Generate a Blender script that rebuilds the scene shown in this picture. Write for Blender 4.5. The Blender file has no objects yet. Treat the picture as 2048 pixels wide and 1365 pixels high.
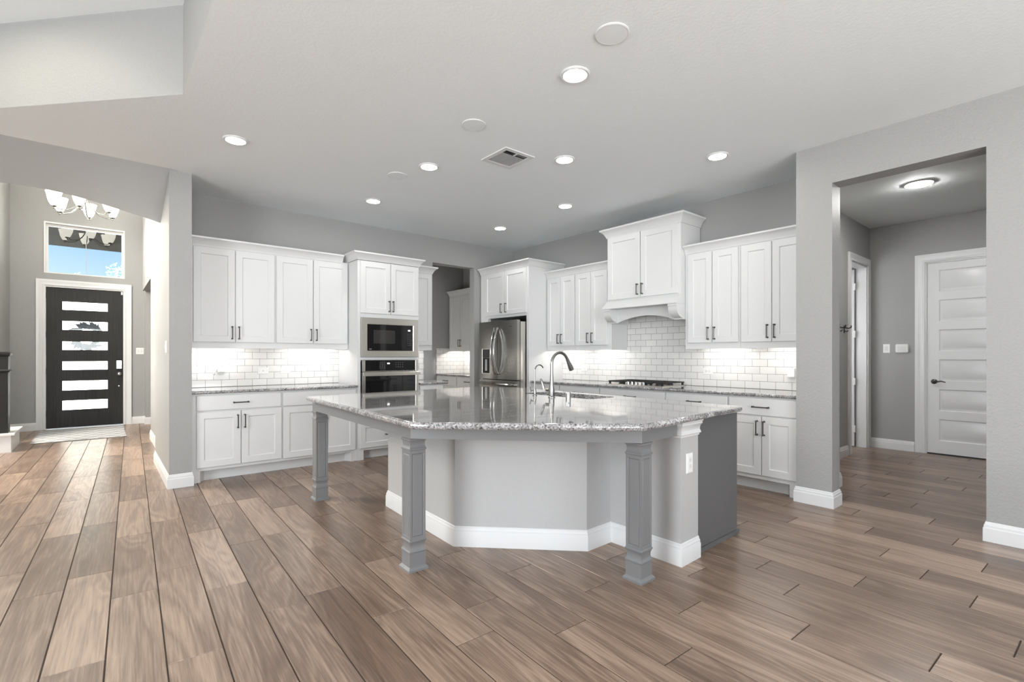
import bpy, bmesh, math, random
from mathutils import Vector, Matrix, geometry
random.seed(7)
scn = bpy.context.scene
COL = scn.collection
PI = math.pi
R_ = math.radians

# ------------------------------------------------------------------ camera
cam_d = bpy.data.cameras.new('camera')
cam_d.sensor_width = 36.0
cam_d.lens = 982.0 / 2048.0 * 36.0
cam_d.shift_y = 30.0 / 2048.0
cam_d.clip_start = 0.05
cam = bpy.data.objects.new('camera', cam_d)
COL.objects.link(cam)
cam.location = (0.0, 0.0, 1.25)
cam.rotation_euler = (PI / 2, 0.0, -math.atan(821.0 / 982.0))
scn.camera = cam

# ------------------------------------------------------------------ colour management
scn.view_settings.view_transform = 'Standard'
scn.view_settings.look = 'None'
scn.view_settings.exposure = 0.58
scn.view_settings.gamma = 1.0
scn.view_settings.use_curve_mapping = False
scn.cycles.max_bounces = 8
scn.cycles.diffuse_bounces = 5
scn.cycles.glossy_bounces = 5
scn.cycles.transparent_max_bounces = 8
scn.cycles.sample_clamp_indirect = 6.0
scn.cycles.caustics_reflective = False
scn.cycles.caustics_refractive = False

# ------------------------------------------------------------------ world (blue daytime sky)
world = bpy.data.worlds.new('sky')
scn.world = world
world.use_nodes = True
wn = world.node_tree.nodes
wl = world.node_tree.links
wn.clear()
w_out = wn.new('ShaderNodeOutputWorld')
w_bg = wn.new('ShaderNodeBackground')
w_tc = wn.new('ShaderNodeTexCoord')
w_sep = wn.new('ShaderNodeSeparateXYZ')
w_rmp = wn.new('ShaderNodeValToRGB')
w_rmp.color_ramp.elements[0].position = 0.0
w_rmp.color_ramp.elements[0].color = (2.4, 2.6, 2.7, 1)
w_rmp.color_ramp.elements[1].position = 0.30
w_rmp.color_ramp.elements[1].color = (0.26, 0.52, 0.90, 1)
w_el = w_rmp.color_ramp.elements.new(0.09)
w_el.color = (0.70, 0.86, 1.0, 1)
w_el = w_rmp.color_ramp.elements.new(0.18)
w_el.color = (0.36, 0.62, 0.95, 1)
wl.new(w_tc.outputs['Generated'], w_sep.inputs[0])
wl.new(w_sep.outputs['Z'], w_rmp.inputs[0])
wl.new(w_rmp.outputs[0], w_bg.inputs[0])
w_bg.inputs[1].default_value = 0.75
wl.new(w_bg.outputs[0], w_out.inputs[0])

# ------------------------------------------------------------------ sun and daylight at the living-room windows
def add_sun(direction, strength):
    d = bpy.data.lights.new('sun', 'SUN')
    d.energy = strength
    d.angle = R_(1.0)
    d.color = (1.0, 0.96, 0.9)
    o = bpy.data.objects.new('sun', d)
    COL.objects.link(o)
    o.location = (0, 14, 8)
    o.rotation_euler = Vector(direction).to_track_quat('-Z', 'Y').to_euler()

def area(name, loc, direction, sx, sy, power, color=(1, 1, 1), spread=180):
    d = bpy.data.lights.new(name, 'AREA')
    d.shape = 'RECTANGLE'
    d.size = sx
    d.size_y = sy
    d.energy = power
    d.color = color
    d.spread = R_(spread)
    o = bpy.data.objects.new(name, d)
    COL.objects.link(o)
    o.location = loc
    o.rotation_euler = Vector(direction).to_track_quat('-Z', 'Z').to_euler()
    return o

add_sun((-0.55, 0.42, -0.72), 50.0)
# daylight standing in the openings of the windows behind the camera and on the living-room side
area('daylight_fill', (-4.98, 0.6, 1.45), (1, 0, 0.0), 5.0, 2.1, 285, (0.95, 0.98, 1.0))
area('daylight_fill', (0.6, -3.98, 1.55), (0, 1, 0.90), 4.4, 2.3, 205, (0.97, 0.99, 1.0))
# daylight from an added stair window, put in to brighten the foyer
area('daylight_fill', (-2.78, 8.4, 3.4), (1, 0.1, -0.25), 2.0, 1.6, 320, (1.0, 0.93, 0.82))
# daylight from an added side-room window, made to light the open hall door's leaf
area('daylight_fill', (6.29, 3.2, 1.6), (1, 0, 0), 1.1, 1.3, 22, (0.97, 0.99, 1.0))
# daylight lamp in an added side opening, brightening the pantry cabinet fronts
area('daylight_fill', (2.25, 7.3, 0.95), (1, 0, -0.25), 1.2, 1.4, 18, (1.0, 0.97, 0.92))

# ------------------------------------------------------------------ materials
def new_mat(name):
    m = bpy.data.materials.new(name)
    m.use_nodes = True
    nt = m.node_tree
    b = nt.nodes['Principled BSDF']
    return m, nt, b

def simple(name, col, rough=0.5, metal=0.0, spec=0.5, coat=0.0):
    m, nt, b = new_mat(name)
    b.inputs['Base Color'].default_value = (*col, 1)
    b.inputs['Roughness'].default_value = rough
    b.inputs['Metallic'].default_value = metal
    b.inputs['Specular IOR Level'].default_value = spec
    b.inputs['Coat Weight'].default_value = coat
    return m

def emit(name, col, s):
    m, nt, b = new_mat(name)
    b.inputs['Base Color'].default_value = (0.8, 0.8, 0.8, 1)
    b.inputs['Emission Color'].default_value = (*col, 1)
    b.inputs['Emission Strength'].default_value = s
    return m

def N(nt, t, **kw):
    n = nt.nodes.new(t)
    for k, v in kw.items():
        setattr(n, k, v)
    return n

def textured_paint(name, col, rough, scale, dist, spec=0.4, strength=0.5, var=0.04):
    """painted drywall with an orange-peel / knock-down surface"""
    m, nt, b = new_mat(name)
    L = nt.links
    tc = N(nt, 'ShaderNodeTexCoord')
    no = N(nt, 'ShaderNodeTexNoise')
    no.inputs['Scale'].default_value = scale
    no.inputs['Detail'].default_value = 3.0
    no.inputs['Roughness'].default_value = 0.55
    L.new(tc.outputs['Object'], no.inputs['Vector'])
    bp = N(nt, 'ShaderNodeBump')
    bp.inputs['Strength'].default_value = strength
    bp.inputs['Distance'].default_value = dist
    L.new(no.outputs['Fac'], bp.inputs['Height'])
    L.new(bp.outputs[0], b.inputs['Normal'])
    n2 = N(nt, 'ShaderNodeTexNoise')
    n2.inputs['Scale'].default_value = scale * 0.9
    L.new(tc.outputs['Object'], n2.inputs['Vector'])
    mr = N(nt, 'ShaderNodeMapRange')
    mr.inputs['To Min'].default_value = 1.0 - var
    mr.inputs['To Max'].default_value = 1.0 + var
    L.new(n2.outputs['Fac'], mr.inputs['Value'])
    mx = N(nt, 'ShaderNodeVectorMath', operation='SCALE')
    mx.inputs[0].default_value = col
    L.new(mr.outputs[0], mx.inputs['Scale'])
    L.new(mx.outputs[0], b.inputs['Base Color'])
    b.inputs['Roughness'].default_value = rough
    b.inputs['Specular IOR Level'].default_value = spec
    return m

M = {}
M['wall'] = textured_paint('grey_wall_paint', (0.335, 0.335, 0.33), 0.50, 70, 0.005, spec=0.45)
M['ceiling'] = textured_paint('ceiling_paint', (0.845, 0.888, 0.905), 0.75, 60, 0.003, spec=0.2, strength=0.35, var=0.02)
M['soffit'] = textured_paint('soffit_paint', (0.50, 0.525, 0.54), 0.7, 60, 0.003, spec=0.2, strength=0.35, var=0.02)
M['island_wall'] = textured_paint('island_wall_paint', (0.46, 0.46, 0.46), 0.6, 90, 0.002, strength=0.3)
M['island_grey'] = simple('island_grey_paint', (0.195, 0.197, 0.202), 0.42)
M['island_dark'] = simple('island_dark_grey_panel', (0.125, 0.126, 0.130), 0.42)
M['cabinet'] = simple('white_cabinet_paint', (0.69, 0.695, 0.695), 0.33)
M['trim'] = simple('white_trim_paint', (0.71, 0.715, 0.72), 0.3)
M['white_plastic'] = simple('white_plastic', (0.82, 0.82, 0.80), 0.35)
M['grey_plastic'] = simple('grey_plastic', (0.45, 0.45, 0.44), 0.4)
M['dark'] = simple('dark_cavity', (0.012, 0.012, 0.012), 0.6)
M['grate'] = simple('black_cast_iron', (0.012, 0.012, 0.013), 0.45)
M['pewter'] = simple('dark_pewter', (0.10, 0.095, 0.09), 0.28, 1.0)
M['chrome'] = simple('polished_chrome', (0.55, 0.55, 0.545), 0.12, 1.0)
M['nickel'] = simple('brushed_nickel', (0.30, 0.295, 0.285), 0.24, 1.0)
M['black_glass'] = simple('black_glass', (0.008, 0.008, 0.009), 0.04)
M['oven_window'] = simple('smoked_oven_window', (0.035, 0.034, 0.033), 0.06)
M['display'] = emit('lit_display', (1, 1, 1), 1.4)
M['key_print'] = simple('pale_key_print', (0.30, 0.30, 0.30), 0.4)
M['lamp'] = emit('lamp_diffuser', (1.0, 0.985, 0.95), 68.0)
M['warm_lamp'] = emit('warm_lamp_diffuser', (1.0, 0.92, 0.72), 150.0)
M['hall_lamp'] = emit('hall_lamp_diffuser', (1.0, 0.98, 0.95), 210.0)
M['strip'] = emit('led_strip', (1.0, 0.955, 0.90), 24.0)
M['strip_pantry'] = emit('led_strip_pantry', (1.0, 0.955, 0.90), 50.0)
M['shade'] = emit('glass_lamp_shade', (1.0, 0.93, 0.80), 7.0)
M['black_door'] = None
M['sink_steel'] = simple('sink_steel', (0.42, 0.42, 0.42), 0.3, 1.0)
M['grout'] = simple('floor_grout', (0.040, 0.029, 0.022), 0.8)
M['speaker'] = simple('speaker_grille', (0.80, 0.84, 0.855), 0.7)
M['leaf'] = simple('green_leaves', (0.13, 0.34, 0.20), 0.6)
M['bark'] = simple('bark', (0.12, 0.09, 0.07), 0.9)
M['wreath'] = simple('dark_wreath', (0.03, 0.02, 0.035), 0.9)
M['concrete'] = textured_paint('pale_concrete', (0.62, 0.61, 0.59), 0.9, 8, 0.002)
M['porch'] = simple('dark_porch_boards', (0.012, 0.010, 0.009), 0.9, spec=0.0)
M['espresso'] = simple('dark_stained_wood', (0.012, 0.011, 0.010), 0.5, spec=0.25)

def make_steel(name, col, rough, axis='Z'):
    m, nt, b = new_mat(name)
    L = nt.links
    tc = N(nt, 'ShaderNodeTexCoord')
    mp = N(nt, 'ShaderNodeMapping')
    mp.inputs['Scale'].default_value = (2, 2, 900)
    no = N(nt, 'ShaderNodeTexNoise')
    no.inputs['Scale'].default_value = 1.0
    L.new(tc.outputs['Object'], mp.inputs[0])
    L.new(mp.outputs[0], no.inputs['Vector'])
    mr = N(nt, 'ShaderNodeMapRange')
    mr.inputs['To Min'].default_value = rough - 0.03
    mr.inputs['To Max'].default_value = rough + 0.04
    L.new(no.outputs['Fac'], mr.inputs['Value'])
    L.new(mr.outputs[0], b.inputs['Roughness'])
    b.inputs['Base Color'].default_value = (*col, 1)
    b.inputs['Metallic'].default_value = 1.0
    return m
M['steel'] = make_steel('stainless_steel', (0.66, 0.63, 0.58), 0.24)
M['steel_fridge'] = make_steel('stainless_steel_door', (0.40, 0.39, 0.365), 0.28, 'H')

def make_granite(name, edge=False):
    m, nt, b = new_mat(name)
    L = nt.links
    tc = N(nt, 'ShaderNodeTexCoord')
    n1 = N(nt, 'ShaderNodeTexNoise')
    n1.inputs['Scale'].default_value = 95.0
    n1.inputs['Detail'].default_value = 5.0
    n1.inputs['Roughness'].default_value = 0.7
    L.new(tc.outputs['Object'], n1.inputs['Vector'])
    r1 = N(nt, 'ShaderNodeValToRGB')
    e = r1.color_ramp.elements
    e[0].position = 0.36; e[0].color = (0.035, 0.035, 0.037, 1)
    e[1].position = 0.66; e[1].color = (0.56, 0.555, 0.56, 1)
    k = r1.color_ramp.elements.new(0.50); k.color = (0.32, 0.318, 0.32, 1)
    L.new(n1.outputs['Fac'], r1.inputs[0])
    mp = N(nt, 'ShaderNodeMapping')
    mp.inputs['Rotation'].default_value = (0, 0, R_(48))
    mp.inputs['Scale'].default_value = (3.0, 22.0, 8.0)
    L.new(tc.outputs['Object'], mp.inputs[0])
    n2 = N(nt, 'ShaderNodeTexNoise')
    n2.inputs['Scale'].default_value = 1.0
    n2.inputs['Detail'].default_value = 4.0
    n2.inputs['Distortion'].default_value = 0.8
    L.new(mp.outputs[0], n2.inputs['Vector'])
    r2 = N(nt, 'ShaderNodeValToRGB')
    e = r2.color_ramp.elements
    e[0].position = 0.35; e[0].color = (0.42, 0.41, 0.41, 1)
    e[1].position = 0.68; e[1].color = (1.38, 1.34, 1.345, 1)
    L.new(n2.outputs['Fac'], r2.inputs[0])
    mx = N(nt, 'ShaderNodeMix', data_type='RGBA', blend_type='MULTIPLY')
    mx.inputs['Factor'].default_value = 0.75
    L.new(r1.outputs[0], mx.inputs['A'])
    L.new(r2.outputs[0], mx.inputs['B'])
    L.new(mx.outputs['Result'], b.inputs['Base Color'])
    b.inputs['Roughness'].default_value = 0.045
    b.inputs['Specular IOR Level'].default_value = 0.62
    b.inputs['Coat Weight'].default_value = 0.35
    b.inputs['Coat Roughness'].default_value = 0.03
    return m
M['granite'] = make_granite('speckled_grey_granite')

def make_tile():
    m, nt, b = new_mat('white_subway_tile')
    L = nt.links
    tc = N(nt, 'ShaderNodeTexCoord')
    br = N(nt, 'ShaderNodeTexBrick')
    br.offset = 0.5
    br.inputs['Scale'].default_value = 1.0
    br.inputs['Brick Width'].default_value = 0.1555
    br.inputs['Row Height'].default_value = 0.0775
    br.inputs['Mortar Size'].default_value = 0.0016
    br.inputs['Mortar Smooth'].default_value = 0.1
    br.inputs['Color1'].default_value = (0.80, 0.79, 0.77, 1)
    br.inputs['Color2'].default_value = (0.74, 0.735, 0.72, 1)
    br.inputs['Mortar'].default_value = (0.15, 0.147, 0.145, 1)
    L.new(tc.outputs['UV'], br.inputs['Vector'])
    L.new(br.outputs['Color'], b.inputs['Base Color'])
    inv = N(nt, 'ShaderNodeMath', operation='SUBTRACT')
    inv.inputs[0].default_value = 1.0
    L.new(br.outputs['Fac'], inv.inputs[1])
    bp = N(nt, 'ShaderNodeBump')
    bp.inputs['Strength'].default_value = 0.6
    bp.inputs['Distance'].default_value = 0.002
    L.new(inv.outputs[0], bp.inputs['Height'])
    L.new(bp.outputs[0], b.inputs['Normal'])
    rr = N(nt, 'ShaderNodeMapRange')
    rr.inputs['To Min'].default_value = 0.10
    rr.inputs['To Max'].default_value = 0.7
    L.new(br.outputs['Fac'], rr.inputs['Value'])
    L.new(rr.outputs[0], b.inputs['Roughness'])
    return m
M['tile'] = make_tile()

def make_wood_floor():
    m, nt, b = new_mat('walnut_plank_tile')
    L = nt.links
    uv = N(nt, 'ShaderNodeUVMap', uv_map='grain')
    rn = N(nt, 'ShaderNodeUVMap', uv_map='plank')
    sp = N(nt, 'ShaderNodeSeparateXYZ')
    L.new(rn.outputs[0], sp.inputs[0])
    # broad figure
    mp = N(nt, 'ShaderNodeMapping'); mp.inputs['Scale'].default_value = (0.75, 6.0, 1)
    L.new(uv.outputs[0], mp.inputs[0])
    n1 = N(nt, 'ShaderNodeTexNoise')
    n1.inputs['Scale'].default_value = 1.0; n1.inputs['Detail'].default_value = 2.0; n1.inputs['Distortion'].default_value = 0.6
    L.new(mp.outputs[0], n1.inputs['Vector'])
    # growth rings: contour lines of the broad figure
    ml = N(nt, 'ShaderNodeMath', operation='MULTIPLY'); ml.inputs[1].default_value = 9.0
    L.new(n1.outputs['Fac'], ml.inputs[0])
    fr = N(nt, 'ShaderNodeMath', operation='PINGPONG'); fr.inputs[1].default_value = 0.5
    L.new(ml.outputs[0], fr.inputs[0])
    # fine streaks
    mp2 = N(nt, 'ShaderNodeMapping'); mp2.inputs['Scale'].default_value = (3.0, 95.0, 1)
    L.new(uv.outputs[0], mp2.inputs[0])
    n2 = N(nt, 'ShaderNodeTexNoise')
    n2.inputs['Scale'].default_value = 1.0; n2.inputs['Detail'].default_value = 5.0; n2.inputs['Roughness'].default_value = 0.65
    L.new(mp2.outputs[0], n2.inputs['Vector'])
    a1 = N(nt, 'ShaderNodeMath', operation='MULTIPLY_ADD'); a1.inputs[1].default_value = 0.30
    L.new(fr.outputs[0], a1.inputs[0])
    m2 = N(nt, 'ShaderNodeMath', operation='MULTIPLY'); m2.inputs[1].default_value = 0.68
    L.new(n2.outputs['Fac'], m2.inputs[0])
    L.new(m2.outputs[0], a1.inputs[2])
    m3 = N(nt, 'ShaderNodeMath', operation='MULTIPLY_ADD'); m3.inputs[1].default_value = 0.45
    L.new(n1.outputs['Fac'], m3.inputs[0]); L.new(a1.outputs[0], m3.inputs[2])
    m4 = N(nt, 'ShaderNodeMath', operation='MULTIPLY_ADD'); m4.inputs[1].default_value = 0.25
    L.new(sp.outputs['X'], m4.inputs[0]); L.new(m3.outputs[0], m4.inputs[2])
    rp = N(nt, 'ShaderNodeValToRGB')
    e = rp.color_ramp.elements
    e[0].position = 0.38; e[0].color = (0.072, 0.045, 0.032, 1)
    e[1].position = 1.05; e[1].color = (0.41, 0.295, 0.220, 1)
    k = rp.color_ramp.elements.new(0.72); k.color = (0.200, 0.135, 0.098, 1)
    L.new(m4.outputs[0], rp.inputs[0])
    L.new(rp.outputs[0], b.inputs['Base Color'])
    # hand-scraped relief: long soft waves across each plank plus grain
    mp3 = N(nt, 'ShaderNodeMapping'); mp3.inputs['Scale'].default_value = (5.0, 13.0, 1)
    L.new(uv.outputs[0], mp3.inputs[0])
    n3 = N(nt, 'ShaderNodeTexNoise')
    n3.inputs['Scale'].default_value = 1.0; n3.inputs['Detail'].default_value = 1.5; n3.inputs['Distortion'].default_value = 1.0
    L.new(mp3.outputs[0], n3.inputs['Vector'])
    hm = N(nt, 'ShaderNodeMath', operation='MULTIPLY_ADD'); hm.inputs[1].default_value = 0.10
    L.new(n2.outputs['Fac'], hm.inputs[0]); L.new(n3.outputs['Fac'], hm.inputs[2])
    bp = N(nt, 'ShaderNodeBump')
    bp.inputs['Strength'].default_value = 0.55
    bp.inputs['Distance'].default_value = 0.003
    L.new(hm.outputs[0], bp.inputs['Height'])
    L.new(bp.outputs[0], b.inputs['Normal'])
    b.inputs['Roughness'].default_value = 0.31
    b.inputs['Specular IOR Level'].default_value = 0.65
    return m
M['floor'] = make_wood_floor()

def make_black_door():
    m, nt, b = new_mat('black_stained_door')
    L = nt.links
    tc = N(nt, 'ShaderNodeTexCoord')
    mp = N(nt, 'ShaderNodeMapping'); mp.inputs['Scale'].default_value = (60, 60, 2.5)
    L.new(tc.outputs['Object'], mp.inputs[0])
    n = N(nt, 'ShaderNodeTexNoise'); n.inputs['Scale'].default_value = 1.0; n.inputs['Detail'].default_value = 4
    L.new(mp.outputs[0], n.inputs['Vector'])
    rp = N(nt, 'ShaderNodeValToRGB')
    rp.color_ramp.elements[0].color = (0.008, 0.008, 0.008, 1)
    rp.color_ramp.elements[1].color = (0.045, 0.043, 0.042, 1)
    L.new(n.outputs['Fac'], rp.inputs[0])
    L.new(rp.outputs[0], b.inputs['Base Color'])
    b.inputs['Roughness'].default_value = 0.5
    b.inputs['Specular IOR Level'].default_value = 0.3
    return m
M['black_door'] = make_black_door()

def make_glass():
    m = bpy.data.materials.new('clear_glass')
    m.use_nodes = True
    nt = m.node_tree
    nt.nodes.clear()
    o = N(nt, 'ShaderNodeOutputMaterial')
    t = N(nt, 'ShaderNodeBsdfTransparent'); t.inputs[0].default_value = (0.93, 0.97, 0.97, 1)
    g = N(nt, 'ShaderNodeBsdfGlossy'); g.inputs['Roughness'].default_value = 0.02
    f = N(nt, 'ShaderNodeFresnel'); f.inputs[0].default_value = 1.5
    x = N(nt, 'ShaderNodeMixShader')
    nt.links.new(f.outputs[0], x.inputs[0]); nt.links.new(t.outputs[0], x.inputs[1]); nt.links.new(g.outputs[0], x.inputs[2])
    nt.links.new(x.outputs[0], o.inputs[0])
    return m
M['glass'] = make_glass()

def make_mat_rug():
    m, nt, b = new_mat('grey_lattice_rug')
    L = nt.links
    tc = N(nt, 'ShaderNodeTexCoord')
    sp = N(nt, 'ShaderNodeSeparateXYZ')
    L.new(tc.outputs['UV'], sp.inputs[0])
    outs = []
    for sgn in (1, -1):
        a = N(nt, 'ShaderNodeMath', operation='MULTIPLY_ADD'); a.inputs[1].default_value = sgn * 0.62
        L.new(sp.outputs['Y'], a.inputs[0]); L.new(sp.outputs['X'], a.inputs[2])
        s = N(nt, 'ShaderNodeMath', operation='MULTIPLY'); s.inputs[1].default_value = 5.2
        L.new(a.outputs[0], s.inputs[0])
        f = N(nt, 'ShaderNodeMath', operation='PINGPONG'); f.inputs[1].default_value = 0.5
        L.new(s.outputs[0], f.inputs[0])
        c = N(nt, 'ShaderNodeMath', operation='LESS_THAN'); c.inputs[1].default_value = 0.05
        L.new(f.outputs[0], c.inputs[0])
        outs.append(c)
    mx = N(nt, 'ShaderNodeMath', operation='MAXIMUM')
    L.new(outs[0].outputs[0], mx.inputs[0]); L.new(outs[1].outputs[0], mx.inputs[1])
    cm = N(nt, 'ShaderNodeMix', data_type='RGBA')
    cm.inputs['A'].default_value = (0.40, 0.40, 0.41, 1)
    cm.inputs['B'].default_value = (0.72, 0.72, 0.72, 1)
    L.new(mx.outputs[0], cm.inputs['Factor'])
    L.new(cm.outputs['Result'], b.inputs['Base Color'])
    b.inputs['Roughness'].default_value = 0.95
    return m
M['rug'] = make_mat_rug()

# ------------------------------------------------------------------ mesh helpers
class MB:
    """collects shapes and links them as ONE mesh object"""
    def __init__(s):
        s.v = []; s.f = []; s.mi = []; s.uv = []
    def _add(s, vs, fs, mi=0):
        b = len(s.v)
        s.v += [tuple(p) for p in vs]
        for f in fs:
            s.f.append(tuple(b + i for i in f)); s.mi.append(mi)
    def box(s, x0, x1, y0, y1, z0, z1, mi=0):
        vs = [(x, y, z) for z in (z0, z1) for y in (y0, y1) for x in (x0, x1)]
        s._add(vs, [(0, 2, 3, 1), (4, 5, 7, 6), (0, 1, 5, 4), (2, 6, 7, 3), (0, 4, 6, 2), (1, 3, 7, 5)], mi)
        return s
    def poly(s, pts, mi=0):
        s._add(pts, [tuple(range(len(pts)))], mi); return s
    def prism(s, poly, z0, z1, mi=0):
        n = len(poly)
        vs = [(p[0], p[1], z0) for p in poly] + [(p[0], p[1], z1) for p in poly]
        fs = [tuple(range(n - 1, -1, -1)), tuple(range(n, 2 * n))] + [(i, (i + 1) % n, n + (i + 1) % n, n + i) for i in range(n)]
        s._add(vs, fs, mi); return s
    def prism_axis(s, poly, a0, a1, axis, mi=0):
        """poly in the plane normal to axis ('x': (y,z); 'y': (x,z))"""
        n = len(poly)
        mk = (lambda a, p: (a, p[0], p[1])) if axis == 'x' else (lambda a, p: (p[0], a, p[1]))
        vs = [mk(a0, p) for p in poly] + [mk(a1, p) for p in poly]
        fs = [tuple(range(n - 1, -1, -1)), tuple(range(n, 2 * n))] + [(i, (i + 1) % n, n + (i + 1) % n, n + i) for i in range(n)]
        s._add(vs, fs, mi); return s
    def tube(s, path, r, n=10, mi=0, caps=True):
        P = [Vector(p) for p in path]
        rs = r if isinstance(r, (list, tuple)) else [r] * len(P)
        rings = []
        up = None
        for i, p in enumerate(P):
            d = (P[min(i + 1, len(P) - 1)] - P[max(i - 1, 0)]).normalized()
            if up is None:
                up = Vector((0, 0, 1)) if abs(d.z) < 0.9 else Vector((1, 0, 0))
            a = d.cross(up).normalized(); bb = a.cross(d).normalized(); up = bb
            rings.append([p + (a * math.cos(t) + bb * math.sin(t)) * rs[i] for t in [2 * PI * k / n for k in range(n)]])
        vs = [q for rg in rings for q in rg]
        fs = []
        for i in range(len(P) - 1):
            for k in range(n):
                k2 = (k + 1) % n
                fs.append((i * n + k, i * n + k2, (i + 1) * n + k2, (i + 1) * n + k))
        if caps:
            fs.append(tuple(range(n - 1, -1, -1))); fs.append(tuple((len(P) - 1) * n + k for k in range(n)))
        s._add(vs, fs, mi); return s
    def lathe(s, prof, c=(0, 0, 0), n=24, axis='z', mi=0, cap=True):
        vs = []; fs = []
        for r, h in prof:
            for k in range(n):
                t = 2 * PI * k / n
                a, b = r * math.cos(t), r * math.sin(t)
                if axis == 'z': q = (c[0] + a, c[1] + b, c[2] + h)
                elif axis == 'y': q = (c[0] + a, c[1] + h, c[2] + b)
                else: q = (c[0] + h, c[1] + a, c[2] + b)
                vs.append(q)
        m = len(prof)
        for i in range(m - 1):
            for k in range(n):
                k2 = (k + 1) % n
                fs.append((i * n + k, i * n + k2, (i + 1) * n + k2, (i + 1) * n + k))
        if cap:
            fs.append(tuple(range(n - 1, -1, -1))); fs.append(tuple((m - 1) * n + k for k in range(n)))
        s._add(vs, fs, mi); return s
    def sweep(s, path, prof, closed=False, mi=0):
        """profile (out, z) swept along a plan path; 'out' is to the right of travel, corners mitred"""
        n = len(path); m = len(prof)
        P = [Vector((p[0], p[1])) for p in path]
        def nrm(a, b):
            d = (b - a).normalized(); return Vector((d.y, -d.x))
        vs = []
        for i in range(n):
            if closed: n0, n1 = nrm(P[i - 1], P[i]), nrm(P[i], P[(i + 1) % n])
            else:
                n0 = nrm(P[i - 1], P[i]) if i > 0 else nrm(P[i], P[i + 1])
                n1 = nrm(P[i], P[i + 1]) if i < n - 1 else n0
            mit = (n0 + n1) / max(1e-4, 1 + n0.dot(n1))
            for o, z in prof:
                q = P[i] + mit * o
                vs.append((q.x, q.y, z))
        fs = []
        for i in range(n if closed else n - 1):
            j = (i + 1) % n
            for k in range(m):
                k2 = (k + 1) % m
                fs.append((i * m + k, j * m + k, j * m + k2, i * m + k2))
        if not closed:
            fs.append(tuple(range(m))); fs.append(tuple((n - 1) * m + k for k in range(m - 1, -1, -1)))
        s._add(vs, fs, mi); return s
    def sqlathe(s, prof, cx, cy, mi=0, rot=0.0):
        """square turned profile [(z, half width)]"""
        vs = []; fs = []
        c, sn = math.cos(rot), math.sin(rot)
        for z, h in prof:
            for a, b in ((-h, -h), (h, -h), (h, h), (-h, h)):
                vs.append((cx + a * c - b * sn, cy + a * sn + b * c, z))
        for i in range(len(prof) - 1):
            for k in range(4):
                k2 = (k + 1) % 4
                fs.append((i * 4 + k, i * 4 + k2, i * 4 + 4 + k2, i * 4 + 4 + k))
        fs.append((3, 2, 1, 0)); fs.append(tuple((len(prof) - 1) * 4 + k for k in range(4)))
        s._add(vs, fs, mi); return s
    def panel(s, x0, x1, z0, z1, y, t=0.02, stile=0.06, rec=0.009, top=None, bot=None, mi=0, slope=0.006):
        """shaker panel: flat frame with a recessed centre; front face at y (towards -y), back at y+t"""
        top = stile if top is None else top; bot = stile if bot is None else bot
        e = 0.0018
        A = [(x0, z0), (x1, z0), (x1, z1), (x0, z1)]
        A2 = [(x0 + e, z0 + e), (x1 - e, z0 + e), (x1 - e, z1 - e), (x0 + e, z1 - e)]
        B = [(x0 + stile, z0 + bot), (x1 - stile, z0 + bot), (x1 - stile, z1 - top), (x0 + stile, z1 - top)]
        C = [(x0 + stile + slope, z0 + bot + slope), (x1 - stile - slope, z0 + bot + slope), (x1 - stile - slope, z1 - top - slope), (x0 + stile + slope, z1 - top - slope)]
        vs = [(p[0], y + t, p[1]) for p in A] + [(p[0], y + e, p[1]) for p in A] + [(p[0], y, p[1]) for p in A2] + [(p[0], y, p[1]) for p in B] + [(p[0], y + rec, p[1]) for p in C]
        fs = [(3, 2, 1, 0)]
        for L0 in (0, 4, 8, 12):
            for k in range(4):
                k2 = (k + 1) % 4
                fs.append((L0 + k, L0 + k2, L0 + 4 + k2, L0 + 4 + k))
        fs.append((16, 17, 18, 19))
        s._add(vs, fs, mi); return s
    def slab_front(s, x0, x1, z0, z1, y, t=0.02):
        e = 0.0025
        vs = [(x, yy, z) for yy in (y + t, y + e) for x, z in ((x0, z0), (x1, z0), (x1, z1), (x0, z1))]
        vs += [(x, y, z) for x, z in ((x0 + e, z0 + e), (x1 - e, z0 + e), (x1 - e, z1 - e), (x0 + e, z1 - e))]
        fs = [(3, 2, 1, 0)]
        for L0 in (0, 4):
            for k in range(4):
                k2 = (k + 1) % 4
                fs.append((L0 + k, L0 + k2, L0 + 4 + k2, L0 + 4 + k))
        fs.append((8, 9, 10, 11))
        s._add(vs, fs); return s
    def build(s, name, mat, parent=None, world=False, smooth=True):
        me = bpy.data.meshes.new(name)
        vs = s.v
        if world and parent is not None:
            l = parent.location
            vs = [(p[0] - l.x, p[1] - l.y, p[2] - l.z) for p in vs]
        me.from_pydata(vs, [], s.f)
        for m in (mat if isinstance(mat, (list, tuple)) else [mat]):
            me.materials.append(m)
        for p, i in zip(me.polygons, s.mi):
            p.material_index = i
        bm = bmesh.new(); bm.from_mesh(me)
        bmesh.ops.recalc_face_normals(bm, faces=bm.faces)
        bm.to_mesh(me); bm.free()
        if smooth:
            me.shade_smooth()
            me.set_sharp_from_angle(angle=R_(32))
        o = bpy.data.objects.new(name, me)
        COL.objects.link(o)
        if parent is not None:
            o.parent = parent
        return o

def tag(o, label=None, cat=None, group=None, kind=None):
    if label: o['label'] = label
    if cat: o['category'] = cat
    if group: o['group'] = group
    if kind: o['kind'] = kind
    return o

def thing(name, label, cat, loc=(0, 0, 0), rotz=0.0, group=None):
    o = bpy.data.objects.new(name, None)
    o.empty_display_size = 0.1
    COL.objects.link(o)
    o.location = loc
    o.rotation_euler = (0, 0, rotz)
    return tag(o, label, cat, group)

def struct(name, mb, mat, smooth=True):
    o = mb.build(name, mat, smooth=smooth)
    o['kind'] = 'structure'
    return o

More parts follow.
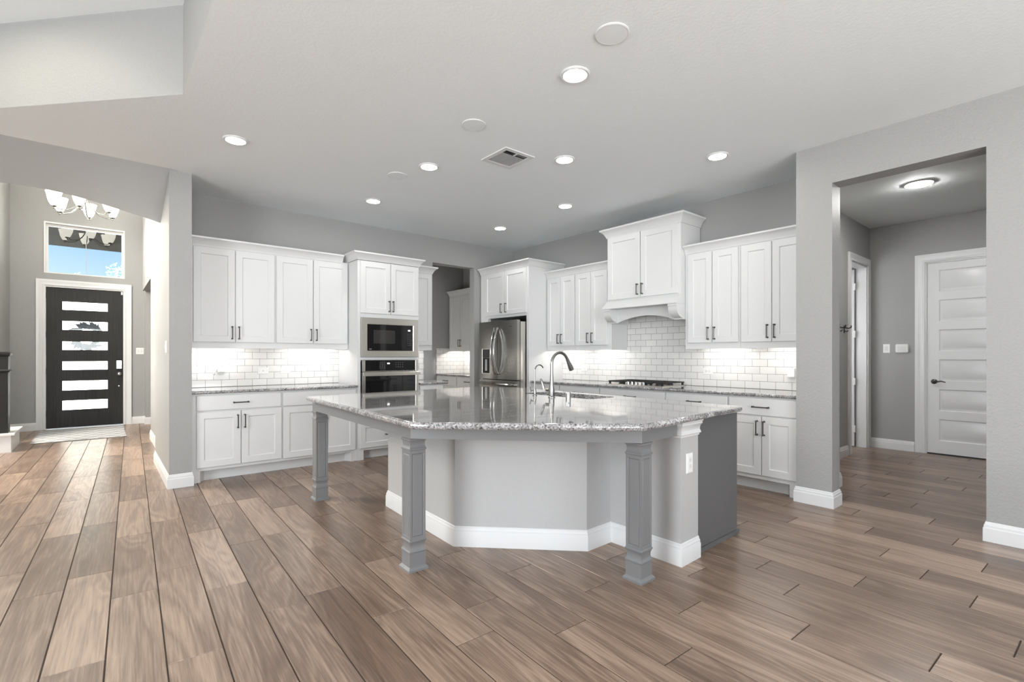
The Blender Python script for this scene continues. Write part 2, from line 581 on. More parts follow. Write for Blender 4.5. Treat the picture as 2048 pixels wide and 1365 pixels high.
def copy_tree(o, parent=None):
    c = o.copy()
    COL.objects.link(c)
    c.parent = parent
    for ch in list(o.children):
        copy_tree(ch, c)
    return c

# ------------------------------------------------------------------ dimensions
XR = 5.283     # range wall
YL = 6.295     # oven wall
HC = 3.006     # kitchen ceiling
XO = 4.59      # wall with the hall opening
XC0, XC1 = 0.487, 0.667   # return wall beside the oven wall
YC = 5.605     # its end face
XH, YH = 8.13, 2.03   # hall back and side walls
YF = 11.42     # front-door wall
ROTR = -PI / 2

# ------------------------------------------------------------------ floor of planks
def clip(poly, x0, x1, y0, y1):
    for ax, val, sg in ((0, x0, 1), (0, x1, -1), (1, y0, 1), (1, y1, -1)):
        out = []
        for i in range(len(poly)):
            a, b = poly[i - 1], poly[i]
            da, db = sg * (a[ax] - val), sg * (b[ax] - val)
            if da * db < 0:
                t = da / (da - db)
                out.append((a[0] + t * (b[0] - a[0]), a[1] + t * (b[1] - a[1])))
            if db >= 0: out.append(b)
        poly = out
        if len(poly) < 3: return []
    return poly

def build_floor():
    ang = R_(-2.1); c, s = math.cos(ang), math.sin(ang)
    X0, X1, Y0, Y1 = -5.0, 9.6, -4.0, 11.44
    W, LN, g = 0.1985, 1.066, 0.0048
    offs = {-2: 2.624, -1: 2.189, 0: 2.423, 1: 1.991, 2: 2.628}
    vs, fs, mi, uva, uvb = [], [], [], [], []
    rnd = random.Random(3)
    prev = 2.0
    for r in range(-34, 58):
        xa = 0.115 + r * W
        prev = (prev + rnd.choice((0.632, 0.634, 0.24, 0.635))) % LN
        off = offs.get(r, prev)
        k0 = int((Y0 - 2 - off) / LN) - 1
        for k in range(k0, k0 + 20):
            ya = off + k * LN
            t1, t2, t3 = rnd.random(), rnd.random(), rnd.random()
            q = [(xa + g / 2, ya + g / 2), (xa + W - g / 2, ya + g / 2), (xa + W - g / 2, ya + LN - g / 2), (xa + g / 2, ya + LN - g / 2)]
            w = [(p[0] * c - p[1] * s, p[0] * s + p[1] * c) for p in q]
            pl = clip(w, X0, X1, Y0, Y1)
            if not pl: continue
            cxm = sum(p[0] for p in pl) / len(pl); cym = sum(p[1] for p in pl) / len(pl)
            n = len(pl); b = len(vs)
            e = 0.0016
            inner = []
            for i in range(n):
                p0, p1, p2 = Vector(pl[i - 1]), Vector(pl[i]), Vector(pl[(i + 1) % n])
                d0 = (p1 - p0).normalized() if (p1 - p0).length > 1e-6 else Vector((1, 0))
                d1 = (p2 - p1).normalized() if (p2 - p1).length > 1e-6 else d0
                n0, n1 = Vector((-d0.y, d0.x)), Vector((-d1.y, d1.x))
                mt = (n0 + n1) / max(0.3, 1 + n0.dot(n1))
                inner.append(p1 + mt * e)
            vs += [(p[0], p[1], -0.003) for p in pl] + [(p.x, p.y, 0.0) for p in inner]
            allp = [Vector(p) for p in pl] + inner
            def U(p):
                lx = p[0] * c + p[1] * s; ly = -p[0] * s + p[1] * c
                return ((ly - ya) + t1 * 40.0, (lx - xa) + t2 * 40.0)
            ff = [tuple(b + n + i for i in range(n))] + [(b + i, b + (i + 1) % n, b + n + (i + 1) % n, b + n + i) for i in range(n)]
            for f in ff:
                fs.append(f); mi.append(0)
                for ix in f:
                    uva.append(U(allp[ix - b])); uvb.append((t3, t1))
    b = len(vs)
    vs += [(X0, Y0, -0.003), (X1, Y0, -0.003), (X1, Y1, -0.003), (X0, Y1, -0.003)]
    vs += [(X0, Y0, -0.15), (X1, Y0, -0.15), (X1, Y1, -0.15), (X0, Y1, -0.15)]
    for f in ((0, 1, 2, 3), (7, 6, 5, 4), (0, 4, 5, 1), (1, 5, 6, 2), (2, 6, 7, 3), (3, 7, 4, 0)):
        fs.append(tuple(b + i for i in f)); mi.append(1)
        uva += [(0, 0)] * 4; uvb += [(0, 0)] * 4
    me = bpy.data.meshes.new('floor')
    me.from_pydata(vs, [], fs)
    me.materials.append(M['floor']); me.materials.append(M['grout'])
    a = me.uv_layers.new(name='grain'); bb = me.uv_layers.new(name='plank')
    li = 0
    for i, p in enumerate(me.polygons):
        p.material_index = mi[i]
        for l in p.loop_indices:
            a.data[l].uv = uva[li]; bb.data[l].uv = uvb[li]; li += 1
    o = bpy.data.objects.new('floor', me)
    COL.objects.link(o)
    o['kind'] = 'structure'
build_floor()

# ------------------------------------------------------------------ walls
T = 0.12
HF = 4.7   # foyer height
# oven wall, with the pantry opening
w = MB()
w.box(XC1, 3.737, YL, YL + T, 0, HC)
w.box(3.737, 4.488, YL, YL + T, 2.63, HC)
w.box(4.488, 5.75, YL, YL + T, 0, HC)
struct('wall_back', w, M['wall'])
# range wall
w = MB(); w.box(XR, XR + 0.15, 1.985, YL, 0, HC)
struct('wall_right', w, M['wall'])
# wall with the cased-free opening to the hall, its thick pier and the stepped hall side wall
w = MB()
w.prism([(XO, 1.675), (XO, 1.403), (4.765, 1.403), (4.765, 1.60), (5.45, 1.60), (5.45, 2.03), (7.30, 2.03), (7.30, 2.15), (5.433, 2.15), (5.433, 1.985), (XR, 1.985), (XR, 1.675)], 0, HC)
w.box(7.30, 8.00, 2.03, 2.15, 2.47, HC)
w.box(8.00, 8.30, 2.03, 2.15, 0, HC)
w.box(XO, 4.765, 0.49, 1.403, 2.669, HC)
w.box(XO, 4.765, -4.0, 0.49, 0, HC)
struct('wall_hall_opening', w, M['wall'])
# hall end wall around the panelled door
w = MB()
w.box(XH, XH + T, 1.44, 2.03, 0, HC)
w.box(XH, XH + T, 0.53, 1.44, 2.452, HC)
w.box(XH, XH + T, -1.2, 0.53, 0, HC)
w.box(4.765, XH, -1.2, -1.08, 0, HC)
struct('wall_hall_end', w, M['wall'])
# room behind the open hall door
w = MB()
w.box(6.2, 6.3, 2.15, 2.6, 0, HC); w.box(6.2, 6.3, 3.8, 4.2, 0, HC); w.box(6.2, 6.3, 2.6, 3.8, 0, 0.9); w.box(6.2, 6.3, 2.6, 3.8, 2.3, HC); w.box(9.4, 9.5, 1.5, 4.2, 0, HC); w.box(6.2, 9.5, 4.1, 4.2, 0, HC); w.box(XH + T, 9.5, 1.5, 1.6, 0, HC)  # window gap added for the lamp that lights the door leaf
struct('wall_laundry', w, M['wall'])
# return wall between kitchen and foyer, stepped, with an opening further on
w = MB()
w.prism([(XC0, YC), (XC1, YC), (XC1, 7.15), (0.80, 7.15), (0.80, 9.27), (0.575, 9.27), (0.575, 7.15), (XC0, 7.15)], 0, HF)
w.box(0.575, 0.80, 9.27, 11.05, 2.44, HF)
w.box(0.62, 0.85, 11.20, YF, 0, HF)
w.box(0.575, 0.80, 11.05, 11.20, 2.44, HF)
w.box(2.6, 2.7, 9.0, YF + T, 0, HF); w.box(0.80, 2.7, 9.0, 9.1, 0, HF)
struct('wall_foyer_right', w, M['wall'])
# front wall with door and transom openings
w = MB()
w.box(-3.0, -0.745, YF, YF + 0.2, 0, HF)
w.box(0.326, 2.7, YF, YF + 0.2, 0, HF)
w.box(-0.745, 0.326, YF, YF + 0.2, 2.455, 2.66)
w.box(-0.745, 0.326, YF, YF + 0.2, 3.53, HF)
struct('wall_front', w, M['wall'])
# foyer left walls and stair side
w = MB()
w.box(-1.27, -1.15, 10.0, YF, 0, HF)
w.box(-2.9, -1.27, 10.0, 10.1, 0, HF)
w.box(-2.95, -2.85, 6.48, 10.1, 0, 2.5); w.box(-2.95, -2.85, 6.48, 7.3, 2.5, HF); w.box(-2.95, -2.85, 9.5, 10.1, 2.5, HF); w.box(-2.95, -2.85, 7.3, 9.5, 4.3, HF)  # upper gap added for the foyer fill lamp
struct('wall_foyer_left', w, M['wall'])
# living-room walls with window openings (behind and left of the camera)
w = MB()
w.box(-5.12, -5.0, -4.0, -1.95, 0, 3.65); w.box(-5.12, -5.0, 3.15, 6.6, 0, 3.65); w.box(-5.12, -5.0, -1.95, 3.15, 0, 0.35); w.box(-5.12, -5.0, -1.95, 3.15, 2.55, 3.65)
w.box(-5.0, -2.9, 6.48, 6.6, 0, HC)
struct('wall_left', w, M['wall'])
w = MB()
w.box(-5.12, -1.65, -4.12, -4.0, 0, 3.65); w.box(2.85, XO + 0.2, -4.12, -4.0, 0, 3.65); w.box(-1.65, 2.85, -4.12, -4.0, 0, 0.35); w.box(-1.65, 2.85, -4.12, -4.0, 2.75, 3.65)
struct('wall_behind_camera', w, M['wall'])
# pantry walls
w = MB()
w.box(2.1, 2.2, YL + T, 6.65, 0, HC); w.box(2.1, 2.2, 7.95, 8.3, 0, HC); w.box(2.1, 2.2, 6.65, 7.95, 2.1, HC); w.box(2.1, 5.75, 8.2, 8.3, 0, HC); w.box(5.58, 5.75, YL + T, 8.2, 0, HC)  # side opening added for the pantry fill lamp
struct('wall_pantry', w, M['wall'])

# ------------------------------------------------------------------ ceilings
ZT = 3.604
tray = [(0.42, -4.0), (0.42, 3.94), (-0.56, 5.0), (-5.0, 5.0)]
c = MB()
c.poly([(0.42, -4.0, HC), (XO + 0.1, -4.0, HC), (XO + 0.1, 1.6, HC), (XR + 0.1, 1.6, HC), (XR + 0.1, YL + 0.05, HC), (0.60, YL + 0.05, HC), (0.60, 5.62, HC), (0.42, 5.62, HC)])
c.poly([(0.42, 3.94, HC), (0.42, 5.58, HC), (-5.0, 5.58, HC), (-5.0, 5.0, HC), (-0.56, 5.0, HC)])
for a, b in zip(tray[:-1], tray[1:]):
    c.poly([(*a, HC), (*b, HC), (*b, ZT), (*a, ZT)], 1)
c.poly([(p[0], p[1], ZT) for p in tray] + [(-5.0, -4.0, ZT)])
struct('ceiling', c, [M['ceiling'], M['wall']], smooth=False)
c = MB(); c.box(-5.3, 9.7, -4.3, YF + 0.25, 4.80, 4.95)  # unseen slab added over the rooms to stop sun leaking in
struct('ceiling_sun_block', c, M['porch'])
c = MB(); c.poly([(4.7, -1.2, HC), (9.5, -1.2, HC), (9.5, 4.2, HC), (5.4, 4.2, HC), (5.4, 1.5, HC), (4.7, 1.5, HC)])
struct('ceiling_hall', c, M['ceiling'], smooth=False)
c = MB(); c.poly([(2.2, YL + 0.05, HC - 0.004), (5.75, YL + 0.05, HC - 0.004), (5.75, 8.3, HC - 0.004), (2.2, 8.3, HC - 0.004)])
struct('ceiling_pantry', c, M['ceiling'], smooth=False)
c = MB(); c.poly([(-3.0, 6.48, HF), (2.7, 6.48, HF), (2.7, YF + 0.2, HF), (-3.0, YF + 0.2, HF)])
struct('ceiling_foyer', c, M['ceiling'], smooth=False)
# sloping arched soffit between living room and foyer
arch = [(XC0 + 0.05, 2.665), (XC0, 2.681), (0.38, 2.709), (0.269, 2.732), (0.17, 2.755), (0.073, 2.775), (-0.06, 2.804), (-0.193, 2.826), (-0.31, 2.842), (-0.422, 2.850), (-0.57, 2.852), (-0.716, 2.846), (-0.95, 2.82), (-1.2, 2.775), (-1.5, 2.70), (-1.85, 2.59), (-2.9, 2.3)]
c = MB()
nst = 10
for i in range(len(arch) - 1):
    (xa, za), (xb, zb) = arch[i], arch[i + 1]
    for k in range(nst):
        t0, t1 = k / nst, (k + 1) / nst
        def Z(z, t): return HC + (z - HC) * t
        y0, y1 = 5.58 + 0.9 * t0, 5.58 + 0.9 * t1
        c.poly([(xa, y0, Z(za, t0)), (xb, y0, Z(zb, t0)), (xb, y1, Z(zb, t1)), (xa, y1, Z(za, t1))])
    c.poly([(xa, 6.48, za), (xb, 6.48, zb), (xb, 6.48, HF), (xa, 6.48, HF)])
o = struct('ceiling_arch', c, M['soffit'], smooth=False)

# ------------------------------------------------------------------ baseboards and casings
BB = [(0, 0), (0.016, 0), (0.016, 0.088), (0.012, 0.095), (0.012, 0.108), (0.007, 0.116), (0.006, 0.126), (0.002, 0.131), (0, 0.131)]
def baseboard(name, *paths):
    b = MB()
    for p in paths: b.sweep(p, BB)
    return struct(name, b, M['trim'], smooth=False)
baseboard('baseboard_right', [(XO + 0.05, 1.675), (XO, 1.675), (XO, 1.403), (4.765, 1.403), (4.765, 1.60), (5.45, 1.60), (5.45, 2.03), (7.20, 2.03)][0:8],
          [(4.765, 0.49), (XO, 0.49), (XO, -3.9)])
baseboard('baseboard_hall', [(8.115, 2.03), (XH, 2.03), (XH, 1.545)], [(XH, 0.43), (XH, -1.08)])
baseboard('baseboard_left', [(0.575, 9.25), (0.575, 7.15), (XC0, 7.15), (XC0, YC), (XC1, YC), (XC1, YC + 0.08)])
baseboard('baseboard_front', [(-1.15, 10.1), (-1.15, YF), (-0.84, YF)], [(0.42, YF), (0.62, YF), (0.62, 11.205), (0.84, 11.205)])
baseboard('baseboard_pantry', [(3.737, YL + T), (3.737, YL), (3.62, YL)], [(4.93, 8.2), (2.3, 8.2)][::-1])

def casing(name, x0, x1, ztop, w, y, axis, sgn, t=0.022, jamb=0.0):
    """door casing: opening x0..x1 along the wall, wall face at y, projecting towards sgn"""
    b = MB()
    prof = [(0, 0), (0, t * 0.75), (w * 0.18, t * 0.75), (w * 0.26, t * 0.55), (w * 0.6, t * 0.7), (w * 0.72, t), (w, t), (w, 0)]
    # mitred frame built as a strip: path around the opening, offset outwards
    pts = [(x0, 0.0, -1, 0), (x0, ztop, -1, 1), (x1, ztop, 1, 1), (x1, 0.0, 1, 0)]
    vs = []
    for (px, pz, ox, oz) in pts:
        for o_, d in prof:
            a = px + ox * o_; z = pz + oz * o_
            vs.append((a, y + sgn * d, z) if axis == 'x' else (y + sgn * d, a, z))
    m = len(prof); fs = []
    for i in range(3):
        for k in range(m):
            k2 = (k + 1) % m
            fs.append((i * m + k, i * m + k2, (i + 1) * m + k2, (i + 1) * m + k))
    fs.append(tuple(range(m))); fs.append(tuple(3 * m + k for k in range(m)))
    b._add(vs, fs)
    if jamb:
        for (q0, q1) in ((x0, x0 + 0.018), (x1 - 0.018, x1)):
            if axis == 'x': b.box(q0, q1, min(y, y - sgn * jamb), max(y, y - sgn * jamb), 0, ztop)
            else: b.box(min(y, y - sgn * jamb), max(y, y - sgn * jamb), q0, q1, 0, ztop)
        if axis == 'x': b.box(x0 + 0.018, x1 - 0.018, min(y, y - sgn * jamb), max(y, y - sgn * jamb), ztop - 0.018, ztop)
        else: b.box(min(y, y - sgn * jamb), max(y, y - sgn * jamb), x0 + 0.018, x1 - 0.018, ztop - 0.018, ztop)
    return struct(name, b, M['trim'])
casing('trim_1', -0.742, 0.323, 2.452, 0.10, YF, 'x', -1, jamb=0.16)       # front door
casing('trim_2', 0.535, 1.438, 2.452, 0.10, XH, 'y', -1, jamb=0.11)        # hall door
casing('trim_3', 7.30, 8.00, 2.47, 0.095, YH, 'x', -1, jamb=0.12)           # side door of the hall

# ------------------------------------------------------------------ handles
def pull_vertical(x, z0, z1, y, mb=None):
    m = mb or MB()
    d = 0.030
    for z in (z0 + 0.005, z1 - 0.005):
        m.lathe([(0.0085, 0), (0.0085, -0.004), (0.0055, -0.008), (0.005, -d)], (x, y, z), 10, 'y')
        m.lathe([(0.0, -0.008), (0.007, -0.005), (0.0085, 0), (0.007, 0.005), (0.0, 0.008)], (x, y - d, z), 10, 'z', cap=False)
    m.tube([(x, y - d, z0), (x, y - d - 0.002, (z0 + z1) / 2), (x, y - d, z1)], 0.0056, 8)
    return m
def pull_horizontal(x0, x1, z, y, mb=None):
    m = mb or MB()
    d = 0.030
    for x in (x0 + 0.005, x1 - 0.005):
        m.lathe([(0.0085, 0), (0.0085, -0.004), (0.0055, -0.008), (0.005, -d)], (x, y, z), 10, 'y')
        m.lathe([(0.0, -0.008), (0.007, -0.005), (0.0085, 0), (0.007, 0.005), (0.0, 0.008)], (x, y - d, z), 10, 'x', cap=False)
    m.tube([(x0, y - d, z), ((x0 + x1) / 2, y - d - 0.002, z), (x1, y - d, z)], 0.0056, 8)
    return m

CROWN = [(0, 0), (0.010, 0.0), (0.012, 0.012), (0.017, 0.020), (0.026, 0.040), (0.042, 0.060), (0.060, 0.072), (0.064, 0.074), (0.066, 0.090), (0, 0.090)]
def crown_prof(z, k=1.0):
    return [(o * k, z + h * k) for o, h in CROWN]

def cabinet(name, label, cat, loc, rotz, w, z0, z1, depth, doors=(), drawers=(), crown=None, crown_path=None, kick=False, feet=(True, True), strip=None, group=None, side_rec=()):
    """one cabinet unit in local coordinates: x along its width, front frame at y=0, back at y=depth"""
    t = thing(name, label, cat, (loc[0], loc[1], 0.0), rotz, group)
    b = MB()
    if kick:
        b.box(0, w, 0, depth, 0.112, z1)
        b.box(0.0, w, 0.085, depth, 0.0, 0.112)
        for k, on in enumerate(feet):
            if not on: continue
            xs = [(0, 0), (0.075, 0), (0.085, 0.03), (0.12, 0.085), (0, 0.085)] if k == 0 else [(w, 0), (w, 0.085), (w - 0.12, 0.085), (w - 0.085, 0.03), (w - 0.075, 0)]
            b.prism(xs, 0, 0.112)
    else:
        b.box(0, w, 0, depth, z0, z1)
    b.build('body', M['cabinet'], t)
    for d in doors:
        x0, x1, a, c_ = d[:4]
        o = MB().panel(x0, x1, a, c_, -0.021, 0.02, stile=0.064, bot=0.064, top=0.064).build('door', M['cabinet'], t)
        if len(d) > 4 and d[4] is not None:
            pull_vertical(d[4], d[5], d[6], -0.021).build('handle', M['pewter'], o)
    for d in drawers:
        x0, x1, a, c_ = d[:4]
        o = MB().slab_front(x0, x1, a, c_, -0.021).build('drawer', M['cabinet'], t)
        if len(d) > 4 and d[4] is not None:
            pull_horizontal(d[4], d[5], d[6], -0.021).build('handle', M['pewter'], o)
    if crown is not None:
        MB().sweep(crown_path, crown_prof(crown - 0.090)).build('crown_molding', M['cabinet'], t)
    if strip:
        b = MB()
        for (a, c_) in strip:
            b.box(a, c_, depth * 0.32, depth * 0.32 + 0.03, z0 + 0.030, z0 + 0.042)
        b.build('light_strip', M['strip'], t)
    return t

# upper cabinets with an open bottom (so the light sits behind the rail)
def upper(name, label, loc, rotz, w, zrail, z1, depth, doors, crown, crown_path, strip, group=None, lamp='strip'):
    t = thing(name, label, 'cabinet', (loc[0], loc[1], 0.0), rotz, group)
    b = MB()
    b.box(0, w, 0.0, depth, zrail + 0.046, z1)
    b.box(0, w, 0, 0.02, zrail, zrail + 0.046)
    b.box(0, 0.018, 0.02, depth, zrail, zrail + 0.046)
    b.box(w - 0.018, w, 0.02, depth, zrail, zrail + 0.046)
    b.build('body', M['cabinet'], t)
    for d in doors:
        o = MB().panel(d[0], d[1], d[2], d[3], -0.021, 0.02, stile=0.064).build('door', M['cabinet'], t)
        if len(d) > 4:
            pull_vertical(d[4], d[5], d[6], -0.021).build('handle', M['pewter'], o)
    if crown is not None:
        MB().sweep(crown_path, crown_prof(crown - 0.090)).build('crown_molding', M['cabinet'], t)
    if strip:
        b = MB()
        for (a, c_) in strip:
            b.box(a, c_, 0.10, 0.125, zrail + 0.030, zrail + 0.0455)
        b.build('light_strip', M[lamp], t)
    return t

G_UP = 'white upper cabinets'
# ---- oven wall, left of the oven tower (local x = world x - origin)
YU = 5.966; DU = YL - YU - 0.0115
x0 = XC1 + 0.004
upper('upper_cabinet', 'white two-door upper cabinet beside the grey wall end, left of two over the left counter', (x0, YU), 0, 1.505 - x0, 1.332, 2.40, DU,
      [(0.721 - x0, 1.098 - x0, 1.398, 2.380, 1.071 - x0, 1.430, 1.566), (1.106 - x0, 1.492 - x0, 1.398, 2.380, 1.136 - x0, 1.430, 1.566)],
      2.482, [(0, 0), (1.5051 - x0, 0)], [(0.10, 0.56)])
upper('upper_cabinet', 'white two-door upper cabinet touching the left side of the oven tower', (1.505, YU), 0, 2.340 - 1.505, 1.332, 2.40, DU,
      [(1.516 - 1.505, 1.913 - 1.505, 1.398, 2.380, 1.888 - 1.505, 1.430, 1.566), (1.922 - 1.505, 2.325 - 1.505, 1.398, 2.380, 1.952 - 1.505, 1.430, 1.566)],
      2.482, [(0, 0), (2.340 - 1.505 - 0.068, 0)], [(0.22, 0.70)])
upper('upper_cabinet', 'narrow white upper cabinet between oven tower and pantry opening', (3.168, YU), 0, 3.532 - 3.168, 1.332, 2.40, DU,
      [(0.012, 3.522 - 3.168, 1.398, 2.380)], 2.482, [(0.068, 0), (3.532 - 3.168, 0), (3.532 - 3.168, DU)], [(0.05, 0.30)])
# ---- oven tower
YT = 5.676
tw = thing('oven_cabinet', 'tall white cabinet housing the microwave and wall oven', 'cabinet', (2.344, YT, 0), 0)
wT = 3.163 - 2.344; dT = YL - YT - 0.002
b = MB()
b.box(0, 0.036, 0, dT, 0.0, 2.40); b.box(wT - 0.028, wT, 0, dT, 0.0, 2.40)
b.box(0.036, wT - 0.028, 0, dT, 1.716, 2.40)
b.box(0.036, wT - 0.028, 0, dT, 1.203, 1.236)
b.box(0.036, wT - 0.028, 0, dT, 0.112, 0.475)
b.box(0.036, wT - 0.028, 0.085, dT, 0.0, 0.112)
b.box(0.036, wT - 0.028, dT - 0.02, dT, 0.475, 1.716)
b.prism([(0.036, 0), (0.075, 0), (0.085, 0.03), (0.12, 0.085), (0.036, 0.085)], 0, 0.112)
b.prism([(wT - 0.028, 0), (wT - 0.028, 0.085), (wT - 0.12, 0.085), (wT - 0.085, 0.03), (wT - 0.075, 0)], 0, 0.112)
b.build('body', M['cabinet'], tw)
for (a, c_, hx) in ((2.372, 2.759, 2.739), (2.766, 3.150, 2.790)):
    o = MB().panel(a - 2.344, c_ - 2.344, 1.768, 2.392, -0.021, 0.02, stile=0.064).build('door', M['cabinet'], tw)
    pull_vertical(hx - 2.344, 1.797, 1.930, -0.021).build('handle', M['pewter'], o)
o = MB().panel(2.370 - 2.344, 3.150 - 2.344, 0.143, 0.448, -0.021, 0.02, stile=0.064).build('drawer', M['cabinet'], tw)
pull_horizontal(0.345, 0.475, 0.285, -0.021).build('handle', M['pewter'], o)
MB().sweep([(0, dT), (0, 0), (wT, 0), (wT, dT)], crown_prof(2.496 - 0.09)).build('crown_molding', M['cabinet'], tw)

# ---- microwave
mw = thing('microwave', 'built-in stainless steel microwave with black glass door above the oven', 'microwave', (2.382, YT, 1.238), 0)
b = MB(); b.box(0.03, 0.73, 0.0, 0.42, 0.03, 0.44); b.build('housing', M['dark'], mw)
b = MB()
W_, H_ = 3.140 - 2.382, 1.714 - 1.238
gx0, gx1, gz0, gz1 = 2.458 - 2.382, 3.067 - 2.382, 1.317 - 1.238, 1.632 - 1.238
def frame(b, X0, X1, Z0, Z1, x0, x1, z0, z1, y0, y1, chamf=0.006):
    O = [(X0, Z0), (X1, Z0), (X1, Z1), (X0, Z1)]; I = [(x0, z0), (x1, z0), (x1, z1), (x0, z1)]
    I2 = [(x0 - chamf, z0 - chamf), (x1 + chamf, z0 - chamf), (x1 + chamf, z1 + chamf), (x0 - chamf, z1 + chamf)]
    vs = [(p[0], y1, p[1]) for p in O] + [(p[0], y0, p[1]) for p in O] + [(p[0], y0, p[1]) for p in I2] + [(p[0], y0 + chamf, p[1]) for p in I] + [(p[0], y1, p[1]) for p in I]
    fs = []
    for L0 in (0, 4, 8, 12):
        for k in range(4):
            k2 = (k + 1) % 4
            fs.append((L0 + k, L0 + k2, L0 + 4 + k2, L0 + 4 + k))
    b._add(vs, fs)
frame(b, 0, W_, 0, H_, gx0, gx1, gz0, gz1, -0.030, -0.001)
b.build('trim_kit', M['steel'], mw)
dr = MB().box(gx0 + 0.001, gx1 - 0.001, -0.026, -0.005, gz0 + 0.001, gz1 - 0.001).build('door', M['black_glass'], mw)
MB().box(gx0 + 0.075, gx0 + 0.36, -0.0268, -0.0262, gz0 + 0.085, gz0 + 0.25).build('window', M['oven_window'], dr)
MB().box(gx1 - 0.070, gx1 - 0.038, -0.0268, -0.0262, gz1 - 0.068, gz1 - 0.052).build('display', M['display'], mw)
for r in range(7):
    for c_ in range(3):
        MB().box(gx1 - 0.078 + c_ * 0.022, gx1 - 0.072 + c_ * 0.022, -0.0267, -0.0262, gz1 - 0.105 - r * 0.024, gz1 - 0.101 - r * 0.024).build('key', M['key_print'], mw)
MB().box(gx0 + 0.02, gx0 + 0.05, -0.0267, -0.0262, gz0 + 0.014, gz0 + 0.020).build('logo', M['key_print'], mw)

# ---- wall oven
ov = thing('wall_oven', 'built-in stainless steel wall oven with black glass under the microwave', 'oven', (2.390, YT, 0.478), 0)
def oz(z): return z - 0.478
Wo = 3.140 - 2.390
b = MB(); b.box(0.02, Wo - 0.02, 0.0, 0.55, 0.01, 0.70); b.build('housing', M['dark'], ov)
b = MB()
frame(b, 0, Wo, oz(1.062), oz(1.200), 0.043, Wo - 0.035, oz(1.068), oz(1.196), -0.022, -0.001, 0.002)
b.build('control_frame', M['steel'], ov)
cp = MB().box(0.044, Wo - 0.036, -0.021, -0.004, oz(1.069), oz(1.195)).build('control_panel', M['black_glass'], ov)
MB().box(0.325, 0.357, -0.0218, -0.0212, oz(1.150), oz(1.166)).build('display', M['display'], cp)
for c_ in range(3):
    for r in range(4):
        MB().box(0.225 + c_ * 0.030, 0.233 + c_ * 0.030, -0.0217, -0.0212, oz(1.164 - r * 0.021), oz(1.168 - r * 0.021)).build('key', M['key_print'], cp)
for c_ in range(4):
    for r in range(3):
        MB().box(0.44 + c_ * 0.030, 0.448 + c_ * 0.030, -0.0217, -0.0212, oz(1.164 - r * 0.026), oz(1.168 - r * 0.026)).build('key', M['key_print'], cp)
dr = MB()
frame(dr, 0, Wo, oz(0.482), oz(1.056), 0.043, Wo - 0.035, oz(0.62), oz(1.004), -0.030, -0.001, 0.003)
dr = dr.build('door', M['steel'], ov)
MB().box(0.044, Wo - 0.036, -0.027, -0.006, oz(0.621), oz(1.003)).build('door_glass', M['black_glass'], dr)
b = MB()
for x in (0.03, Wo - 0.03): b.box(x - 0.012, x + 0.012, -0.062, -0.030, oz(1.024), oz(1.044))
b.prism_axis([(-0.088, oz(1.014)), (-0.056, oz(1.014)), (-0.056, oz(1.052)), (-0.080, oz(1.056)), (-0.088, oz(1.048))], -0.004, Wo + 0.004, 'x')
b.build('handle', M['steel'], dr)

# ---- base cabinets on the oven wall
YB = 5.686; DB = YL - YB - 0.002
def base(name, label, loc, rotz, w, doors, drawers, feet, depth):
    return cabinet(name, label, 'cabinet', loc, rotz, w, 0.0, 0.874, depth, doors, drawers, kick=True, feet=feet)
base('base_cabinet', 'white base cabinet with one drawer over two doors beside the grey wall end', (x0, YB), 0, 1.500 - x0,
     [(0.713 - x0, 1.099 - x0, 0.145, 0.692, 1.072 - x0, 0.513, 0.650), (1.107 - x0, 1.493 - x0, 0.145, 0.692, 1.137 - x0, 0.513, 0.650)],
     [(0.713 - x0, 1.486 - x0, 0.708, 0.855, 1.032 - x0, 1.173 - x0, 0.777)], (True, False), DB)
base('base_cabinet', 'white base cabinet touching the oven tower, seen behind the far left island leg', (1.500, YB), 0, 2.342 - 1.500,
     [(0.010, 0.417, 0.138, 0.692, 0.385, 0.513, 0.650), (0.423, 0.815, 0.138, 0.692, 0.45, 0.513, 0.650)],
     [(0.010, 0.815, 0.708, 0.855, 0.345, 0.48, 0.777)], (False, True), DB)
base('base_cabinet', 'short white base cabinet between oven tower and pantry opening', (3.166, YB), 0, 3.540 - 3.166,
     [(0.012, 0.362, 0.145, 0.692)], [(0.012, 0.362, 0.708, 0.855)], (False, True), DB)

